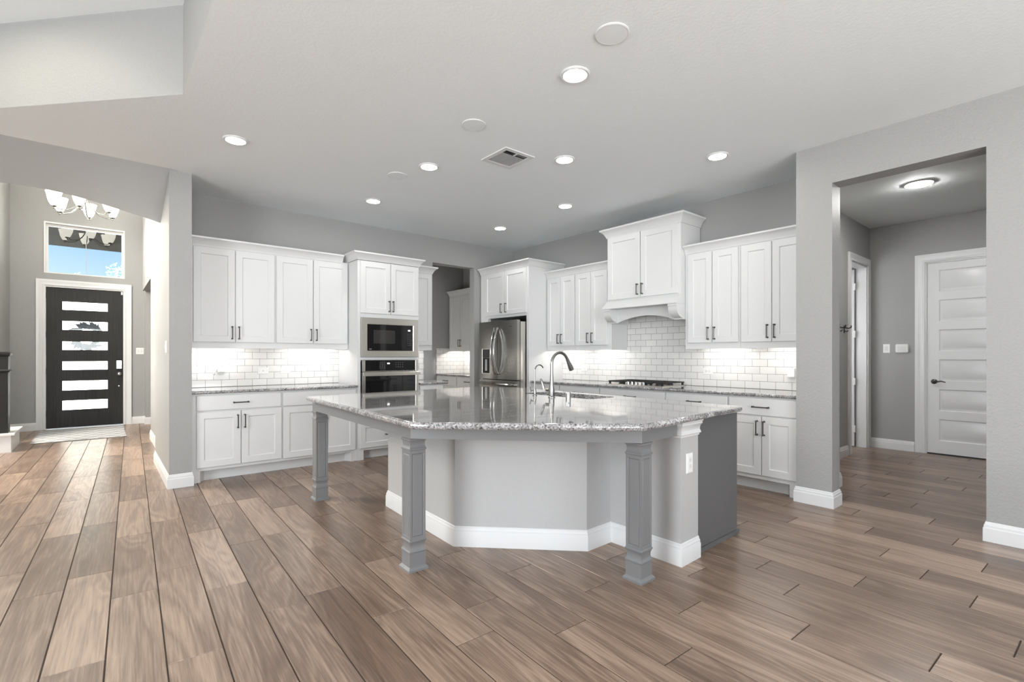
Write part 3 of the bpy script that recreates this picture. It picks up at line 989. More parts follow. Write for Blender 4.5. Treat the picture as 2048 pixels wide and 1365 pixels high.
# ------------------------------------------------------------------ granite tops
def slab(name, label, outline, zt, th, hole=None, group=None):
    """bull-nosed stone slab; outline counter-clockwise, optional sink cut-out"""
    b = MB()
    n = len(outline)
    rings = []
    r = th / 2
    for k in range(9):
        a = PI / 2 - PI * k / 8
        ins = r * 0.8 * (1 - math.cos(a)); z = zt - r + r * math.sin(a)
        ring = []
        for i in range(n):
            p0, p1, p2 = Vector(outline[i - 1]), Vector(outline[i]), Vector(outline[(i + 1) % n])
            d0, d1 = (p1 - p0).normalized(), (p2 - p1).normalized()
            n0, n1 = Vector((-d0.y, d0.x)), Vector((-d1.y, d1.x))
            q = p1 + (n0 + n1) / (1 + n0.dot(n1)) * ins
            ring.append((q.x, q.y, z))
        rings.append(ring)
    vs = [p for rg in rings for p in rg]
    fs = []
    for k in range(8):
        for i in range(n):
            j = (i + 1) % n
            fs.append((k * n + i, (k + 1) * n + i, (k + 1) * n + j, k * n + j))
    b._add(vs, fs)
    for ring in (rings[0], rings[-1]):
        if hole is None: b.poly(ring)
        else:
            z = ring[0][2]
            hh = [Vector((p[0], p[1], z)) for p in hole]
            tris = geometry.tessellate_polygon([[Vector(p) for p in ring], hh])
            allp = [tuple(p) for p in ring] + [tuple(p) for p in hh]
            b._add(allp, [tuple(t) for t in tris])
    if hole is not None:
        m = len(hole)
        b._add([(p[0], p[1], zt) for p in hole] + [(p[0], p[1], zt - th) for p in hole], [(i, (i + 1) % m, m + (i + 1) % m, m + i) for i in range(m)])
    o = b.build(name, M['granite'])
    bm = bmesh.new(); bm.from_mesh(o.data); bmesh.ops.remove_doubles(bm, verts=bm.verts, dist=1e-5); bmesh.ops.recalc_face_normals(bm, faces=bm.faces); bm.to_mesh(o.data); bm.free()
    o.data.set_sharp_from_angle(angle=R_(32))
    for p in o.data.polygons:
        if abs(p.normal.z) > 0.9995: p.use_smooth = False
    return tag(o, label, 'countertop', group)
ZC, TC = 0.905, 0.030
slab('countertop', 'grey granite counter under the left upper cabinets', [(XC1 + 0.003, 5.645), (2.340, 5.645), (2.340, YL - 0.002), (XC1 + 0.003, YL - 0.002)], ZC, TC)
slab('countertop', 'small piece of granite counter between oven tower and pantry opening', [(3.167, 5.645), (3.590, 5.645), (3.610, 5.665), (3.610, YL - 0.002), (3.167, YL - 0.002)], ZC, TC)
slab('countertop', 'long grey granite counter carrying the cooktop along the range wall', [(4.620, 5.128), (4.620, 1.679), (XR - 0.002, 1.679), (XR - 0.002, 5.128)], ZC, TC)
slab('countertop', 'granite counter inside the pantry beyond the opening', [(4.935, 8.195), (4.935, 6.42), (5.575, 6.42), (5.575, 8.195)], ZC, TC)

# ------------------------------------------------------------------ backsplash tile
def tile_panel(quads, label):
    """quads: (p0, p1, z0, z1) plan segments carrying tile, 9 mm thick towards the room; uv in metres"""
    me = bpy.data.meshes.new('tile_backsplash')
    vs, fs, uv = [], [], []
    for (pa, pb, z0, z1, u0, nrm) in quads:
        b = len(vs); Ln = math.hypot(pb[0] - pa[0], pb[1] - pa[1])
        for d in (0, 1):
            for (p, z) in ((pa, z0), (pb, z0), (pb, z1), (pa, z1)):
                vs.append((p[0] + nrm[0] * 0.009 * d, p[1] + nrm[1] * 0.009 * d, z))
        U = [(u0, z0), (u0 + Ln, z0), (u0 + Ln, z1), (u0, z1)] * 2
        for f in ((4, 5, 6, 7), (3, 2, 1, 0), (0, 1, 5, 4), (1, 2, 6, 5), (2, 3, 7, 6), (3, 0, 4, 7)):
            fs.append(tuple(b + i for i in f)); uv += [U[i] for i in f]
    me.from_pydata(vs, [], fs)
    me.materials.append(M['tile'])
    l = me.uv_layers.new(name='UVMap')
    for i, q in enumerate(uv): l.data[i].uv = (q[0], q[1] - 0.905 - 0.002)
    bm = bmesh.new(); bm.from_mesh(me); bmesh.ops.recalc_face_normals(bm, faces=bm.faces); bm.to_mesh(me); bm.free()
    o = bpy.data.objects.new('tile_backsplash', me)
    COL.objects.link(o)
    return tag(o, label, 'backsplash')
yt = YL - 0.0005; xt = XR - 0.0005
tile_panel([((XC1 + 0.002, yt), (2.342, yt), 0.906, 1.378, 0.03, (0, -1))], 'white subway tile backsplash on the wall left of the oven tower')
tile_panel([((3.166, yt), (3.585, yt), 0.906, 1.378, 0.05, (0, -1))], 'narrow strip of white subway tile right of the oven tower')
tile_panel([((xt, 5.13), (xt, 3.957), 0.906, 1.374, 0.02, (-1, 0)), ((xt, 3.957), (xt, 2.937), 0.906, 1.80, 0.02 + 1.173, (-1, 0)), ((xt, 2.937), (xt, 1.678), 0.906, 1.374, 0.02 + 2.193, (-1, 0))],
           'white subway tile backsplash behind the cooktop along the range wall')
tile_panel([((4.95, 8.1995), (5.568, 8.1995), 0.906, 1.395, 0.0, (0, -1))], 'white subway tile on the far end wall of the pantry')
tile_panel([((5.5795, 8.19), (5.5795, 6.42), 0.906, 1.340, 0.03, (-1, 0))], 'white subway tile on the side wall of the pantry under its upper cabinets')

# ------------------------------------------------------------------ range wall cabinets (local x runs towards -Y, local y towards +X)
XU = 4.956; DUR = XR - XU - 0.0115
def dR(y0, y1, z0, z1, h=None, hz=(1.425, 1.556)):
    """door from world y0 (left) down to y1 (right), relative to cabinet origin set later"""
    return (y0, y1, z0, z1, h, hz)
def upperR(label, ya, yb, doors, crown_path, strip, rail=1.328, ztop=2.375, crown=2.458):
    ds = []
    for d in doors:
        e = [ya - d[0], ya - d[1], d[2], d[3]]
        if d[4] is not None: e += [ya - d[4], d[5][0], d[5][1]]
        ds.append(tuple(e))
    return upper('upper_cabinet', label, (XU, ya), ROTR, ya - yb, rail, ztop, DUR, ds, crown, crown_path, strip)
upperR('white two-door upper cabinet beside the refrigerator panel on the range wall', 5.128, 4.575, [dR(5.113, 4.852, 1.392, 2.352, 4.901 - 0.018), dR(4.846, 4.588, 1.392, 2.352, 4.82)], [(0.0, 0), (0.555, 0)], [(0.08, 0.42)])
upperR('white two-door upper cabinet touching the left side of the range hood', 4.573, 3.959, [dR(4.560, 4.297, 1.392, 2.352, 4.338), dR(4.291, 4.016, 1.392, 2.352, 4.262)], [(0, 0), (0.614, 0)], [(0.14, 0.54)])
upperR('white two-door upper cabinet touching the right side of the range hood', 2.935, 2.327, [dR(2.898, 2.622, 1.392, 2.355, 2.660), dR(2.615, 2.343, 1.392, 2.355, 2.588)], [(0, 0), (0.610, 0)], [(0.14, 0.54)])
upperR('white two-door upper cabinet at the right end, beside the grey pier', 2.325, 1.680, [dR(2.311, 2.020, 1.390, 2.355, 2.054), dR(2.013, 1.700, 1.390, 2.355, 1.988)], [(0, 0), (0.645, 0)], [(0.22, 0.58)])

# ---- range hood
XHd = 4.87
hd = thing('range_hood', 'white cabinet range hood with arched apron and corbels over the cooktop', 'range hood', (XHd, 3.956, 0), ROTR)
wH = 3.956 - 2.940; dH = XR - XHd - 0.0115
b = MB()
b.box(0, wH, 0, dH, 1.93, 2.735)
# flared mantle
b.prism_axis([(0.0, 1.93), (-0.012, 1.922), (-0.100, 1.842), (-0.105, 1.836), (-0.105, 1.825), (dH, 1.825), (dH, 1.93)], 0, wH, 'x')
b.build('body', M['cabinet'], hd)
b = MB()
pts = [(0.0, 1.825), (0.0, 1.66)]
for k in range(17):
    t = k / 16
    pts.append((0.12 + (wH - 0.24) * t, 1.66 + 0.068 * math.sin(PI * t) ** 0.8))
pts += [(wH, 1.66), (wH, 1.825)]
n = len(pts)
vs = [(p[0], y, p[1]) for y in (0.03, 0.055) for p in pts]
# apron as vertical strips so the arch stays clean
def arch_z(x):
    if x <= 0.12 or x >= wH - 0.12: return 1.66
    t = (x - 0.12) / (wH - 0.24)
    return 1.66 + 0.070 * math.sin(PI * t) ** 0.8
xs = [0.0] + [0.12 + (wH - 0.24) * k / 28 for k in range(29)] + [wH]
av = []; af = []
for x in xs:
    z = arch_z(x)
    av += [(x, 0.06, 1.825), (x, 0.06, z), (x, 0.085, z), (x, 0.085, 1.825)]
for i in range(len(xs) - 1):
    for k in range(3):
        af.append((i * 4 + k, i * 4 + k + 1, (i + 1) * 4 + k + 1, (i + 1) * 4 + k))
af.append((0, 1, 2, 3)); e = (len(xs) - 1) * 4; af.append((e, e + 1, e + 2, e + 3))
b._add(av, af)
b.build('apron', M['cabinet'], hd)
MB().box(0, 0.02, 0.085, dH, 1.655, 1.825).build('side_panel', M['cabinet'], hd)
MB().box(wH - 0.02, wH, 0.085, dH, 1.655, 1.825).build('side_panel', M['cabinet'], hd)
MB().box(0.02, wH - 0.02, 0.086, dH - 0.02, 1.80, 1.824).build('vent_insert', M['steel'], hd)
for xa in (0.0, wH - 0.105):
    prof = [(0.06, 1.824), (-0.095, 1.824), (-0.095, 1.800), (-0.085, 1.796)]
    for k in range(9):
        a = PI / 2 * k / 8
        prof.append((-0.085 + 0.125 * (1 - math.cos(a)), 1.796 - 0.125 * math.sin(a)))
    prof += [(0.042, 1.655), (0.06, 1.655)]
    m = MB(); m.prism_axis(prof, xa, xa + 0.105, 'x'); m.build('corbel', M['cabinet'], hd)
for (a, c_, hx) in ((3.938, 3.462, 3.492), (3.452, 2.968, 3.424)):
    o = MB().panel(3.956 - a, 3.956 - c_, 1.945, 2.715, -0.021, 0.02, stile=0.068).build('door', M['cabinet'], hd)
    pull_vertical(3.956 - hx, 1.975, 2.102, -0.021).build('handle', M['pewter'], o)
MB().sweep([(0, dH), (0, 0), (wH, 0), (wH, dH)], crown_prof(2.822 - 0.09 * 1.15, 1.15)).build('crown_molding', M['cabinet'], hd)
# white upright pilasters at the hood's ends are part of the neighbours

# ---- refrigerator surround
XF = 4.60
fr = thing('refrigerator_cabinet', 'tall white cabinet surround above and beside the refrigerator', 'cabinet', (XF, 6.270, 0), ROTR)
wF = 6.270 - 5.133; dF = XR - XF - 0.002
b = MB()
b.box(wF - 0.05, wF, 0, dF, 0, 2.53)
b.box(0, 0.195, 0, 0.05, 0, 2.53); b.box(0, 0.02, 0.05, dF, 0, 2.53)
b.box(0.195, wF - 0.05, 0.0, dF, 1.824, 2.53)
b.build('body', M['cabinet'], fr)
MB().box(0.195, wF - 0.051, dF - 0.02, dF - 0.01, 0, 1.82).build('niche_back', M['dark'], fr)
for (a, c_, hx) in ((6.140, 5.665, 5.72), (5.655, 5.172, 5.615)):
    o = MB().panel(6.270 - a, 6.270 - c_, 1.864, 2.505, -0.021, 0.02, stile=0.064).build('door', M['cabinet'], fr)
    pull_vertical(6.270 - hx + 0.0, 1.895, 2.03, -0.021).build('handle', M['pewter'], o)
MB().sweep([(0, 0), (wF, 0), (wF, dF)], crown_prof(2.612 - 0.09)).build('crown_molding', M['cabinet'], fr)

# ---- base cabinets of the range wall
XB = 4.666; DBR = XR - XB - 0.002
def baseR(label, ya, yb, doors, drawers, feet):
    ds = [tuple([ya - d[0], ya - d[1], d[2], d[3]] + ([ya - d[4], 0.520, 0.654] if d[4] else [])) for d in doors]
    dw = [tuple([ya - d[0], ya - d[1], d[2], d[3]] + ([ya - d[4], ya - d[5], d[6]] if len(d) > 4 else [])) for d in drawers]
    base('base_cabinet', label, (XB, ya), ROTR, ya - yb, ds, dw, feet, DBR)
baseR('white base cabinet with drawer over two doors at the right end beside the grey pier', 2.302, 1.680,
      [(2.291, 1.992, 0.152, 0.690, 2.026), (1.985, 1.694, 0.152, 0.690, 1.963)], [(2.291, 1.694, 0.704, 0.858, 2.067, 1.921, 0.780)], (False, True))
baseR('white base drawer unit right of the cooktop, partly behind the island corner', 2.990, 2.302, [],
      [(2.980, 2.312, 0.704, 0.858, 2.727, 2.579, 0.786), (2.980, 2.312, 0.430, 0.690, 2.727, 2.579, 0.57), (2.980, 2.312, 0.152, 0.418, 2.727, 2.579, 0.29)], (False, False))
baseR('white base cabinet directly below the cooktop', 3.900, 2.990,
      [(3.890, 3.449, 0.152, 0.690, 3.48), (3.441, 3.000, 0.152, 0.690, 3.41)], [(3.890, 3.000, 0.704, 0.858, 3.52, 3.37, 0.786)], (False, False))
baseR('white base cabinet behind the faucet, second from the refrigerator panel', 4.585, 3.900,
      [(4.575, 4.247, 0.152, 0.690, 4.28), (4.239, 3.910, 0.152, 0.690, 4.21)], [(4.575, 3.910, 0.704, 0.858, 4.31, 4.16, 0.786)], (False, False))
baseR('white base cabinet beside the refrigerator panel', 5.126, 4.585,
      [(5.116, 4.860, 0.152, 0.690, 4.89), (4.852, 4.595, 0.152, 0.690, 4.82)], [(5.116, 4.595, 0.704, 0.858, 4.93, 4.78, 0.786)], (True, False))

# ---- pantry cabinets
upper('upper_cabinet', 'grey-shaded white two-door upper cabinet seen through the pantry opening', (5.245, 8.189), ROTR, 0.86, 1.345, 2.42, 0.33,
      [(0.03, 0.40, 1.40, 2.38, 0.372, 1.43, 1.56), (0.406, 0.80, 1.40, 2.38, 0.436, 1.43, 1.56)], 2.505, [(0, 0), (0.86, 0)], [(0.15, 0.65)], lamp='strip_pantry')
upper('upper_cabinet', 'upper cabinet in the pantry cut off by the opening edge', (5.245, 7.328), ROTR, 0.80, 1.345, 2.42, 0.33,
      [(0.012, 0.395, 1.40, 2.38, 0.365, 1.43, 1.56), (0.401, 0.78, 1.40, 2.38, 0.43, 1.43, 1.56)], 2.505, [(0, 0), (0.80, 0)], [(0.15, 0.65)], lamp='strip_pantry')
base('base_cabinet', 'pantry base cabinet at the far end of the pantry counter', (4.968, 8.19), ROTR, 0.70, [(0.01, 0.345, 0.152, 0.69), (0.352, 0.69, 0.152, 0.69)], [(0.01, 0.69, 0.704, 0.858, 0.28, 0.42, 0.79)], (False, False), 0.60)
base('base_cabinet', 'pantry base cabinet nearest the pantry opening', (4.968, 7.488), ROTR, 1.05, [(0.01, 0.52, 0.152, 0.69), (0.527, 1.04, 0.152, 0.69)], [(0.01, 1.04, 0.704, 0.858, 0.28, 0.42, 0.79)], (False, False), 0.60)

# ------------------------------------------------------------------ refrigerator
FX = 4.415
rf = thing('refrigerator', 'stainless steel french-door refrigerator with ice dispenser in the white surround', 'refrigerator', (FX, 6.072, 0), ROTR)
wR = 0.888
b = MB(); b.box(0.012, wR - 0.012, 0.085, 0.80, 0.02, 1.735); b.build('body', M['steel'], rf)
b = MB(); b.box(0.02, wR - 0.02, 0.066, 0.085, 0.05, 1.73); b.build('gasket', M['dark'], rf)
def fdoor(xa, xb, za, zb, name, round_l, round_r):
    m = MB(); pl = []
    for k in range(9):
        t = k / 8
        bow = 0.012 * (1 - (2 * t - 1) ** 2)
        pl.append((xa + (xb - xa) * t, 0.012 - bow))
    pl = [(xa + 0.002, 0.066)] + [(xa, 0.05)] + pl + [(xb, 0.05), (xb - 0.002, 0.066)]
    m.prism(pl, za, zb)
    return m.build(name, M['steel_fridge'], rf)
ld = fdoor(0.0, wR / 2 - 0.002, 0.912, 1.757, 'door', 1, 0)
rd = fdoor(wR / 2 + 0.002, wR, 0.912, 1.757, 'door', 0, 1)
fz = fdoor(0.0, wR, 0.06, 0.900, 'freezer_drawer', 1, 1)
for (xx, dd) in ((wR / 2 - 0.035, ld), (wR / 2 + 0.035, rd)):
    m = MB(); pth = []
    for k in range(17):
        t = k / 16
        pth.append((xx, -0.020 - 0.062 * math.sin(PI * t) ** 0.95, 0.995 + 0.66 * t))
    m.tube([(xx, 0.004, 0.995)] + pth + [(xx, 0.004, 1.655)], 0.0165, 10)
    m.build('handle', M['chrome'], dd)
m = MB(); pth = []
for k in range(17):
    t = k / 16
    pth.append((0.03 + (wR - 0.06) * t, -0.018 - 0.05 * math.sin(PI * t) ** 0.6, 0.845))
m.tube([(0.03, 0.008, 0.845)] + pth + [(wR - 0.03, 0.008, 0.845)], 0.020, 10)
m.build('handle', M['chrome'], fz)
dp = MB()
frame(dp, 0.085, 0.285, 0.985, 1.358, 0.097, 0.273, 0.997, 1.346, -0.004, 0.012, 0.003)
dp = dp.build('ice_dispenser', M['steel'], ld)
MB().box(0.098, 0.272, -0.0035, 0.010, 1.225, 1.345).build('control_panel', M['oven_window'], dp)
MB().box(0.098, 0.272, 0.000, 0.010, 0.998, 1.222).build('recess', M['dark'], dp)
MB().box(0.175, 0.215, -0.010, 0.0, 1.03, 1.20).build('paddle', M['grey_plastic'], dp)
MB().box(wR - 0.16, wR - 0.11, -0.0025, 0.006, 1.665, 1.672).build('logo', M['pewter'], rd)

# ------------------------------------------------------------------ cooktop
ck = thing('cooktop', 'stainless steel gas cooktop with black grates and knobs on the range counter', 'cooktop', (4.73, 3.87, ZC), ROTR)
cw, cd = 0.79, 0.49
MB().box(0, cw, 0, cd, 0.0, 0.010).build('tray', M['steel'], ck)
def grate(xa, xb):
    m = MB(); z0, z1 = 0.036, 0.048
    ya, yb = 0.035, cd - 0.025
    for x in (xa, xb): m.box(x - 0.007, x + 0.007, ya, yb, z0, z1)
    for y in (ya, yb, (ya + yb) / 2): m.box(xa, xb, y - 0.006, y + 0.006, z0, z1)
    xm = (xa + xb) / 2
    m.box(xm - 0.006, xm + 0.006, ya, yb, z0, z1)
    for x in (xa + 0.01, xb - 0.01):
        for y in (ya + 0.01, yb - 0.01): m.box(x - 0.010, x + 0.010, y - 0.010, y + 0.010, 0.010, z0)
    return m.build('grate', M['grate'], ck)
grate(0.02, 0.25); grate(0.54, 0.77)
m = MB()
for x in (0.255, 0.535): m.box(x - 0.007, x + 0.007, 0.17, cd - 0.025, 0.036, 0.048)
for y in (0.18, 0.32, cd - 0.03): m.box(0.255, 0.535, y - 0.006, y + 0.006, 0.036, 0.048)
for x in (0.27, 0.52):
    for y in (0.18, cd - 0.035): m.box(x - 0.010, x + 0.010, y - 0.010, y + 0.010, 0.010, 0.036)
m.build('grate', M['grate'], ck)
for (x, y, r) in ((0.135, 0.14, 0.038), (0.135, 0.36, 0.045), (0.655, 0.14, 0.045), (0.655, 0.36, 0.038), (0.395, 0.31, 0.055)):
    MB().lathe([(r, 0), (r, 0.008), (r * 0.8, 0.014), (r * 0.8, 0.020), (0.004, 0.022)], (x, y, 0.010), 18).build('burner', M['grate'], ck)
for k in range(5):
    m = MB(); m.lathe([(0.022, 0), (0.022, 0.004), (0.017, 0.006), (0.016, 0.028), (0.013, 0.031), (0.002, 0.031)], (0.285 + 0.055 * k, 0.065, 0.010), 16)
    m.box(0.282 + 0.055 * k, 0.288 + 0.055 * k, 0.050, 0.080, 0.038, 0.046)
    m.build('knob', M['chrome'], ck)

# ------------------------------------------------------------------ island
isl = thing('kitchen_island', 'angled grey kitchen island with three square legs and a drywall base', 'kitchen island', (2.55, 2.9, 0))
A_, B_, C_, D_, E_, F_ = (1.832, 3.80), (1.786, 2.722), (2.392, 2.112), (2.640, 2.118), (2.643, 1.597), (2.850, 1.603)
Gp, Hp, Kp, Lp = (2.868, 1.640), (3.440, 1.650), (3.48, 4.00), (3.08, 4.38)
Ap = (1.86, 4.28)
b = MB(); b.prism([A_, B_, C_, D_, E_, F_, (2.866, 1.70), (2.866, 3.2), (2.6, 4.0), (2.04, 4.0)], 0.0, 0.866)
b.build('base_wall', M['island_wall'], isl, world=True)
b = MB(); b.prism([(2.868, 1.66), (3.42, 1.67), (3.455, 3.97), (3.06, 4.34), (2.14, 4.24), (2.14, 4.02), (2.62, 4.02), (2.868, 3.25)], 0.09, 0.64)
b.prism([(2.868, 1.66), (3.35, 1.67), (3.38, 3.93), (3.03, 4.26), (2.14, 4.17), (2.14, 4.02), (2.62, 4.02), (2.868, 3.25)], 0.0, 0.09)
# upper part of the carcass is open around the sink bowl
b.prism([(2.868, 1.66), (3.42, 1.67), (3.430, 2.50), (2.868, 2.50)], 0.64, 0.866)
b.prism([(3.37, 2.50), (3.43, 2.50), (3.452, 3.50), (3.39, 3.50)], 0.64, 0.866)
b.prism([(2.868, 3.52), (3.452, 3.52), (3.455, 3.97), (3.06, 4.34), (2.14, 4.24), (2.14, 4.02), (2.62, 4.02)], 0.64, 0.866)
b.build('cabinet_body', M['island_grey'], isl, world=True)
def obox(b, p, q, off, t, z0, z1):
    """box along plan line p-q, thickness t to the right, shifted off"""
    P, Q = Vector(p), Vector(q); d = (Q - P).normalized(); n = Vector((d.y, -d.x))
    a = [P + n * off, Q + n * off, Q + n * (off + t), P + n * (off + t)]
    b.prism([(v.x, v.y) for v in a], z0, z1)
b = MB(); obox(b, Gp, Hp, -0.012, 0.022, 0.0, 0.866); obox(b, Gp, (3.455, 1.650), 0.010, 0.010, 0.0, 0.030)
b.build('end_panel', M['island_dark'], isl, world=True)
for (p, q, n_) in (((3.442, 1.70), (3.448, 2.30), 1), ((3.448, 2.32), (3.456, 3.00), 1), ((3.456, 3.02), (3.462, 3.60), 1)):
    b = MB(); obox(b, p, q, 0.002 - 0.0, 0.018, 0.12, 0.84); b.build('door', M['island_grey'], isl, world=True)
b = MB(); b.sweep([(1.95, 3.81), A_, B_, C_, D_, E_, F_, (2.868, 1.62)], BB)
b.build('baseboard', M['trim'], isl, world=True)
CAP = [(0, 0.762), (0.006, 0.762), (0.008, 0.772), (0.018, 0.778), (0.016, 0.786), (0.010, 0.800), (0.014, 0.822), (0.026, 0.836), (0.024, 0.846), (0.030, 0.852), (0.030, 0.866), (0, 0.866)]
b = MB(); b.sweep([(2.641, 1.85), E_, F_, (2.866, 1.618)], CAP); b.build('capital', M['trim'], isl, world=True)
def leg(cx, cy, rot):
    m = MB()
    m.sqlathe([(0.0, 0.064), (0.012, 0.064), (0.020, 0.058), (0.026, 0.0515), (0.104, 0.0515), (0.108, 0.0545), (0.114, 0.0545), (0.120, 0.050), (0.136, 0.0455), (0.155, 0.047), (0.168, 0.052), (0.172, 0.0545), (0.178, 0.0545), (0.182, 0.0505)], cx, cy, rot=rot)
    m.sqlathe([(0.700, 0.0505), (0.703, 0.0545), (0.710, 0.0545), (0.714, 0.051), (0.730, 0.047), (0.750, 0.048), (0.760, 0.0545), (0.768, 0.0545), (0.771, 0.050), (0.866, 0.050)], cx, cy, rot=rot)
    # shaft with a sunk panel on each face
    h = 0.0505; c, s = math.cos(rot), math.sin(rot)
    z0, z1 = 0.182, 0.700
    for f in range(4):
        a = f * PI / 2
        ca, sa = math.cos(a), math.sin(a)
        def Wd(u, n, z):
            x, y = u * ca - n * sa, u * sa + n * ca
            return (cx + x * c - y * s, cy + x * s + y * c, z)
        O = [(-h, z0), (h, z0), (h, z1), (-h, z1)]
        I = [(-h + 0.012, z0 + 0.014), (h - 0.012, z0 + 0.014), (h - 0.012, z1 - 0.018), (-h + 0.012, z1 - 0.018)]
        J = [(u + (0.004 if u < 0 else -0.004), z + (0.004 if z < 0.4 else -0.004)) for u, z in I]
        vs = [Wd(u, -h, z) for u, z in O] + [Wd(u, -h, z) for u, z in I] + [Wd(u, -h + 0.0045, z) for u, z in J]
        K = [(u + (0.005 if u < 0 else -0.005), z + (0.005 if z < 0.4 else -0.005)) for u, z in J]
        vs += [Wd(u, -h + 0.001, z) for u, z in K]
        fs = []
        for L0 in (0, 4, 8):
            for k in range(4):
                k2 = (k + 1) % 4
                fs.append((L0 + k, L0 + k2, L0 + 4 + k2, L0 + 4 + k))
        fs.append((12, 13, 14, 15))
        m._add(vs, fs)
    return m.build('leg', M['island_grey'], isl, world=True)
leg(1.415, 2.597, R_(-1.0)); leg(1.466, 4.366, R_(-1.0)); leg(2.312, 1.657, R_(1.0))
# aprons: strips whose outer faces run just outside the legs
def apron(p, q, t=0.022):
    b = MB(); obox(b, p, q, -t, t, 0.776, 0.866)
    return b.build('apron', M['island_grey'], isl, world=True)
a0, a1, a2, a3 = (1.408, 4.316), (1.358, 2.530), (2.252, 1.592), (2.614, 1.604)
b = MB(); b.sweep([a0, a1, a2, a3], [(-0.022, 0.776), (0.0, 0.776), (0.0, 0.866), (-0.022, 0.866)])
b.build('apron', M['island_grey'], isl, world=True)
b = MB(); obox(b, (1.52, 4.35), (2.14, 4.10), 0, 0.022, 0.776, 0.866); b.build('apron', M['island_grey'], isl, world=True)

# island top with a rounded sink cut-out
top = [(1.345, 4.36), (1.235, 2.30), (1.262, 2.262), (2.085, 1.488), (2.12, 1.472), (3.375, 1.572), (3.392, 1.590), (3.52, 4.12), (3.22, 4.50)]
S0, S1 = (3.01, 3.30), (3.01, 2.48)   # camera-side long edge of the bowl runs along Y
def rrect(xa, xb, ya, yb, r, n=6):
    pts = []
    for (cx, cy, a0_) in ((xb - r, yb - r, 0), (xa + r, yb - r, 90), (xa + r, ya + r, 180), (xb - r, ya + r, 270)):
        for k in range(n + 1):
            a = R_(a0_ + 90 * k / n); pts.append((cx + r * math.cos(a), cy + r * math.sin(a)))
    return pts
SX0, SX1, SY0, SY1 = 2.985, 3.325, 2.60, 3.42
hole = rrect(SX0, SX1, SY0, SY1, 0.06)
slab('countertop', 'large angled grey granite island top with an undermount sink', top, ZC, 0.038, hole)
sk = thing('kitchen_sink', 'undermount stainless steel sink set into the island top', 'sink', (3.155, 3.01, 0.67))
rim = rrect(SX0 - 0.02, SX1 + 0.02, SY0 - 0.02, SY1 + 0.02, 0.07)
flr = rrect(SX0 + 0.015, SX1 - 0.015, SY0 + 0.015, SY1 - 0.015, 0.06)
inr = rrect(SX0 - 0.003, SX1 + 0.003, SY0 - 0.003, SY1 + 0.003, 0.062)
b = MB(); n = len(rim)
vs = [(p[0], p[1], 0.865) for p in rim] + [(p[0], p[1], 0.865) for p in inr] + [(p[0], p[1], 0.67) for p in flr]
fs = [(i, (i + 1) % n, n + (i + 1) % n, n + i) for i in range(n)] + [(n + i, n + (i + 1) % n, 2 * n + (i + 1) % n, 2 * n + i) for i in range(n)] + [tuple(range(2 * n, 3 * n))]
b._add(vs, fs); b.build('basin', M['sink_steel'], sk, world=True)
MB().lathe([(0.045, 0), (0.045, 0.003), (0.03, 0.004), (0.002, 0.002)], (3.155, 3.01, 0.671), 16).build('drain', M['chrome'], sk, world=True)

# ------------------------------------------------------------------ faucets on the island
def arc_path(base, dirv, r, z_up, over, n=14, drop=0.0):
    p = [Vector((base[0], base[1], base[2])), Vector((base[0], base[1], z_up))]
    for k in range(1, n + 1):
        a = PI * over * k / n
        p.append(Vector((base[0] + dirv[0] * r * (1 - math.cos(a)), base[1] + dirv[1] * r * (1 - math.cos(a)), z_up + r * math.sin(a))))
    return p
fb = (2.872, 2.921, ZC)
fa = thing('faucet', 'tall brushed nickel pull-down kitchen faucet on the island', 'faucet', fb)
m = MB(); m.lathe([(0.030, 0), (0.030, 0.006), (0.024, 0.012), (0.025, 0.03), (0.024, 0.06), (0.0165, 0.12), (0.0135, 0.19)], fb, 20)
m.build('base', M['nickel'], fa, world=True)
fd = Vector((1.0, 0.0))
pth = arc_path((fb[0], fb[1], ZC + 0.188), fd, 0.098, ZC + 0.275, 0.86)
m = MB(); m.tube(pth, 0.0125, 14); m.build('neck', M['nickel'], fa, world=True)
e0, e1 = pth[-2], pth[-1]; dr_ = (e1 - e0).normalized()
m = MB(); m.tube([e1 - dr_ * 0.004, e1 + dr_ * 0.03, e1 + dr_ * 0.075, e1 + dr_ * 0.105, e1 + dr_ * 0.108], [0.0135, 0.0155, 0.021, 0.0215, 0.016], 16)
m.build('spray_head', M['nickel'], fa, world=True)
hdv = Vector((-0.30, 0.95, 0)).normalized()
hb = Vector(fb) + Vector((0, 0, 0.062))
m = MB(); m.tube([hb + hdv * 0.015, hb + hdv * 0.052], 0.015, 14)
m.tube([hb + hdv * 0.052 + Vector((0, 0, -0.004)), hb + hdv * 0.070 + Vector((0, 0, 0.006)), hb + hdv * 0.082 + Vector((0, 0, 0.040)), hb + hdv * 0.100 + Vector((0, 0, 0.082)), hb + hdv * 0.106 + Vector((0, 0, 0.090))], [0.012, 0.010, 0.0085, 0.010, 0.006], 10)
m.build('lever', M['nickel'], fa, world=True)
sb_ = (2.887, 3.144, ZC)
fs_ = thing('water_filter_faucet', 'small slender nickel drinking-water faucet left of the main faucet', 'faucet', sb_)
m = MB(); m.lathe([(0.020, 0), (0.020, 0.004), (0.012, 0.008), (0.013, 0.03), (0.010, 0.06), (0.006, 0.075)], sb_, 16); m.build('base', M['nickel'], fs_, world=True)
m = MB(); m.tube(arc_path((sb_[0], sb_[1], ZC + 0.07), fd, 0.052, ZC + 0.215, 0.84), 0.0056, 10); m.build('neck', M['nickel'], fs_, world=True)
